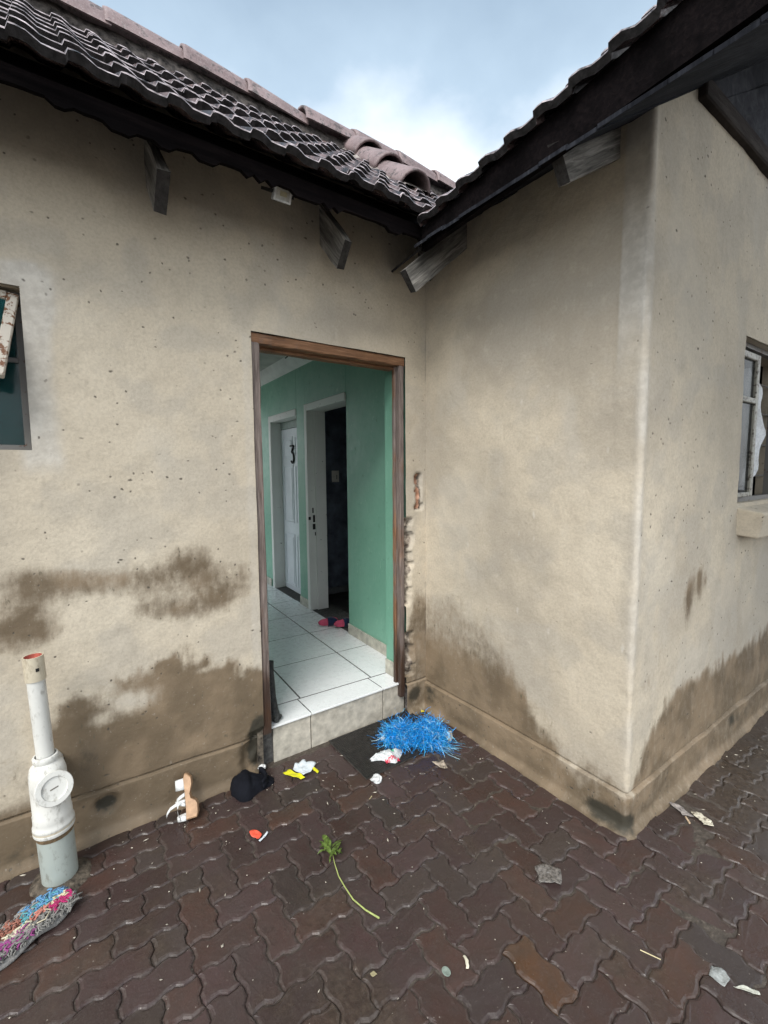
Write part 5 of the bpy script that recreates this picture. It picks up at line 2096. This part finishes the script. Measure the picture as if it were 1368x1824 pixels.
STRAW = plain('pale_stick', (.58, .50, .30), .6, .15, 60)
stick('matchstick', (-.441, -1.576, .006), (-.418, -1.628, .006), .0016, STRAW, 'thin pale matchstick on the dark pavers', 'matchstick')
stick('straw', (-.775, -.500, .006), (-.755, -.490, .006), .0016, STRAW, 'short pale straw fragment on the pavers below the doormat', 'straw')
stick('cigarette_butt', (.30, -1.420, .009), (.275, -1.445, .009), .004, plain('butt_paper', (.60, .45, .30), .7, .2, 80), 'short tan cigarette butt by the gable corner', 'cigarette butt', 10)
o = sheet('curled_peel', -.922, -1.274, R(60), subdiv([(-.020, -.004), (0, -.008), (.020, -.002), (.018, .006), (0, .002), (-.018, .006)], 3, .001, 2), .004, .010, 72, plain('cream_peel', (.68, .64, .50), .5))
tag(o, 'small curled cream peel on the pavers near the brown paver', 'peel')
V, F = lathe([(.0001, .004), (.012, .004), (.0125, .0052), (.0118, .0064), (.0001, .0064)], 18, Matrix.Translation((-.992, -1.258, .001)) @ Matrix.Scale(1.25, 4, (0, 1, 0)))
tag(obj('green_disc', V, F, plain('grey_green_disc', (.22, .27, .23), .6, .25, 60)), 'flat grey green disc stuck on a paver', 'disc')
CLR = plain('dull_clear_plastic', (.33, .35, .34), .25, .3, 60, .5)
o = sheet('plastic_scrap', -.322, -1.756, R(20), subdiv([(-.030, -.010), (-.012, .028), (.022, .022), (.026, -.010), (.0, -.024)], 4, .002, 6), .004, .018, 73, CLR)
tag(o, 'crumpled grey clear plastic scrap on the pavers under the wing', 'plastic scrap')
o = sheet('plastic_scrap', -.300, -1.812, R(-50), subdiv([(-.034, -.006), (.0, .008), (.036, .002), (.034, -.008), (.0, -.008)], 4, .0015, 6), .004, .014, 74, plain('pale_film', (.55, .56, .48), .3, .2, 60, .4))
tag(o, 'narrow pale film strip beside the grey plastic scrap', 'plastic strip')
FLAKE = Mat('flaking_white_paint', .8, .3)
pp = FLAKE.pos()
FLAKE.set(Base_Color=FLAKE.ramp(FLAKE.noise(pp, 60, 5, .7), [(.38, (.16, .13, .10)), (.48, (.60, .56, .44)), (.7, (.70, .66, .54))]), Normal=FLAKE.bump(FLAKE.noise(pp, 60, 5, .7), .6, .006))
o = sheet('paint_flake', .345, -1.478, R(62), subdiv([(-.028, -.016), (.0, -.030), (.055, -.014), (.062, .020), (.02, .012), (-.02, .022)], 4, .005, 3), .004, .010, 75, FLAKE.m)
tag(o, 'flaking cream paint crust by the gable corner', 'paint flake')
o = sheet('mortar_crumb', .335, -1.385, R(75), subdiv([(-.05, -.012), (.0, -.022), (.06, -.008), (.05, .012), (-.03, .018)], 4, .006, 4), .003, .012, 76, MORTAR)
tag(o, 'grey mortar smear on the pavers against the gable plinth', 'mortar smear')
o = sheet('wet_film', -.440, -1.235, R(-30), subdiv([(-.045, -.03), (.03, -.045), (.055, .01), (.02, .045), (-.04, .03)], 4, .004, 3), .003, .010, 77, plain('shiny_wet_film', (.17, .155, .14), .15, .5, 90, .9, .7))
tag(o, 'shiny crinkled film stuck to one paver', 'film')
o = sheet('dry_leaf', -1.178, -1.130, R(-40), subdiv([(-.012, 0), (0, .008), (.013, 0), (0, -.008)], 3, .001, 2), .003, .006, 78, plain('dry_leaf_tan', (.32, .28, .16), .7))
tag(o, 'small dry tan leaf on the pavers below the twig', 'leaf')

mb = MB()
rs = random.Random(99)
cnt = 0
while cnt < 420:
    x, y = rs.uniform(-2.3, 1.6), rs.uniform(-2.2, -.05)
    if x > -.06 and y > -1.36:
        continue
    near = max(0, 1 - (abs(y + .06) if x < 0 else abs(y + 1.36)) / .25)
    if rs.random() > .35 + .65 * near:
        continue
    q = Vector((x, y, .0035))
    r_ = rs.choice((.0012, .0016, .002, .0028, .0036)) * (1.25 if rs.random() < .1 else .85)
    el = rs.choice((1, 1, 1.6, 3.5))
    a = rs.uniform(0, 6.28)
    V = []
    for (dx_, dy_, dz_) in ((1, 0, 0), (-1, 0, 0), (0, 1, 0), (0, -1, 0), (0, 0, .8), (0, 0, -.8)):
        X, Y = dx_ * r_ * el * rs.uniform(.7, 1.3), dy_ * r_ * rs.uniform(.6, 1.2)
        V.append(q + Vector((X * math.cos(a) - Y * math.sin(a), X * math.sin(a) + Y * math.cos(a), dz_ * r_ * .8)))
    mb.add(V, [(0, 2, 4), (2, 1, 4), (1, 3, 4), (3, 0, 4), (2, 0, 5), (1, 2, 5), (3, 1, 5), (0, 3, 5)])
    cnt += 1
o = mb.build('litter_crumbs', plain('pale_crumbs', (.50, .46, .38), .7, .4, 7))
tag(o, 'pale crumbs and grit scattered over the wet pavers', 'crumbs', None, 'stuff')
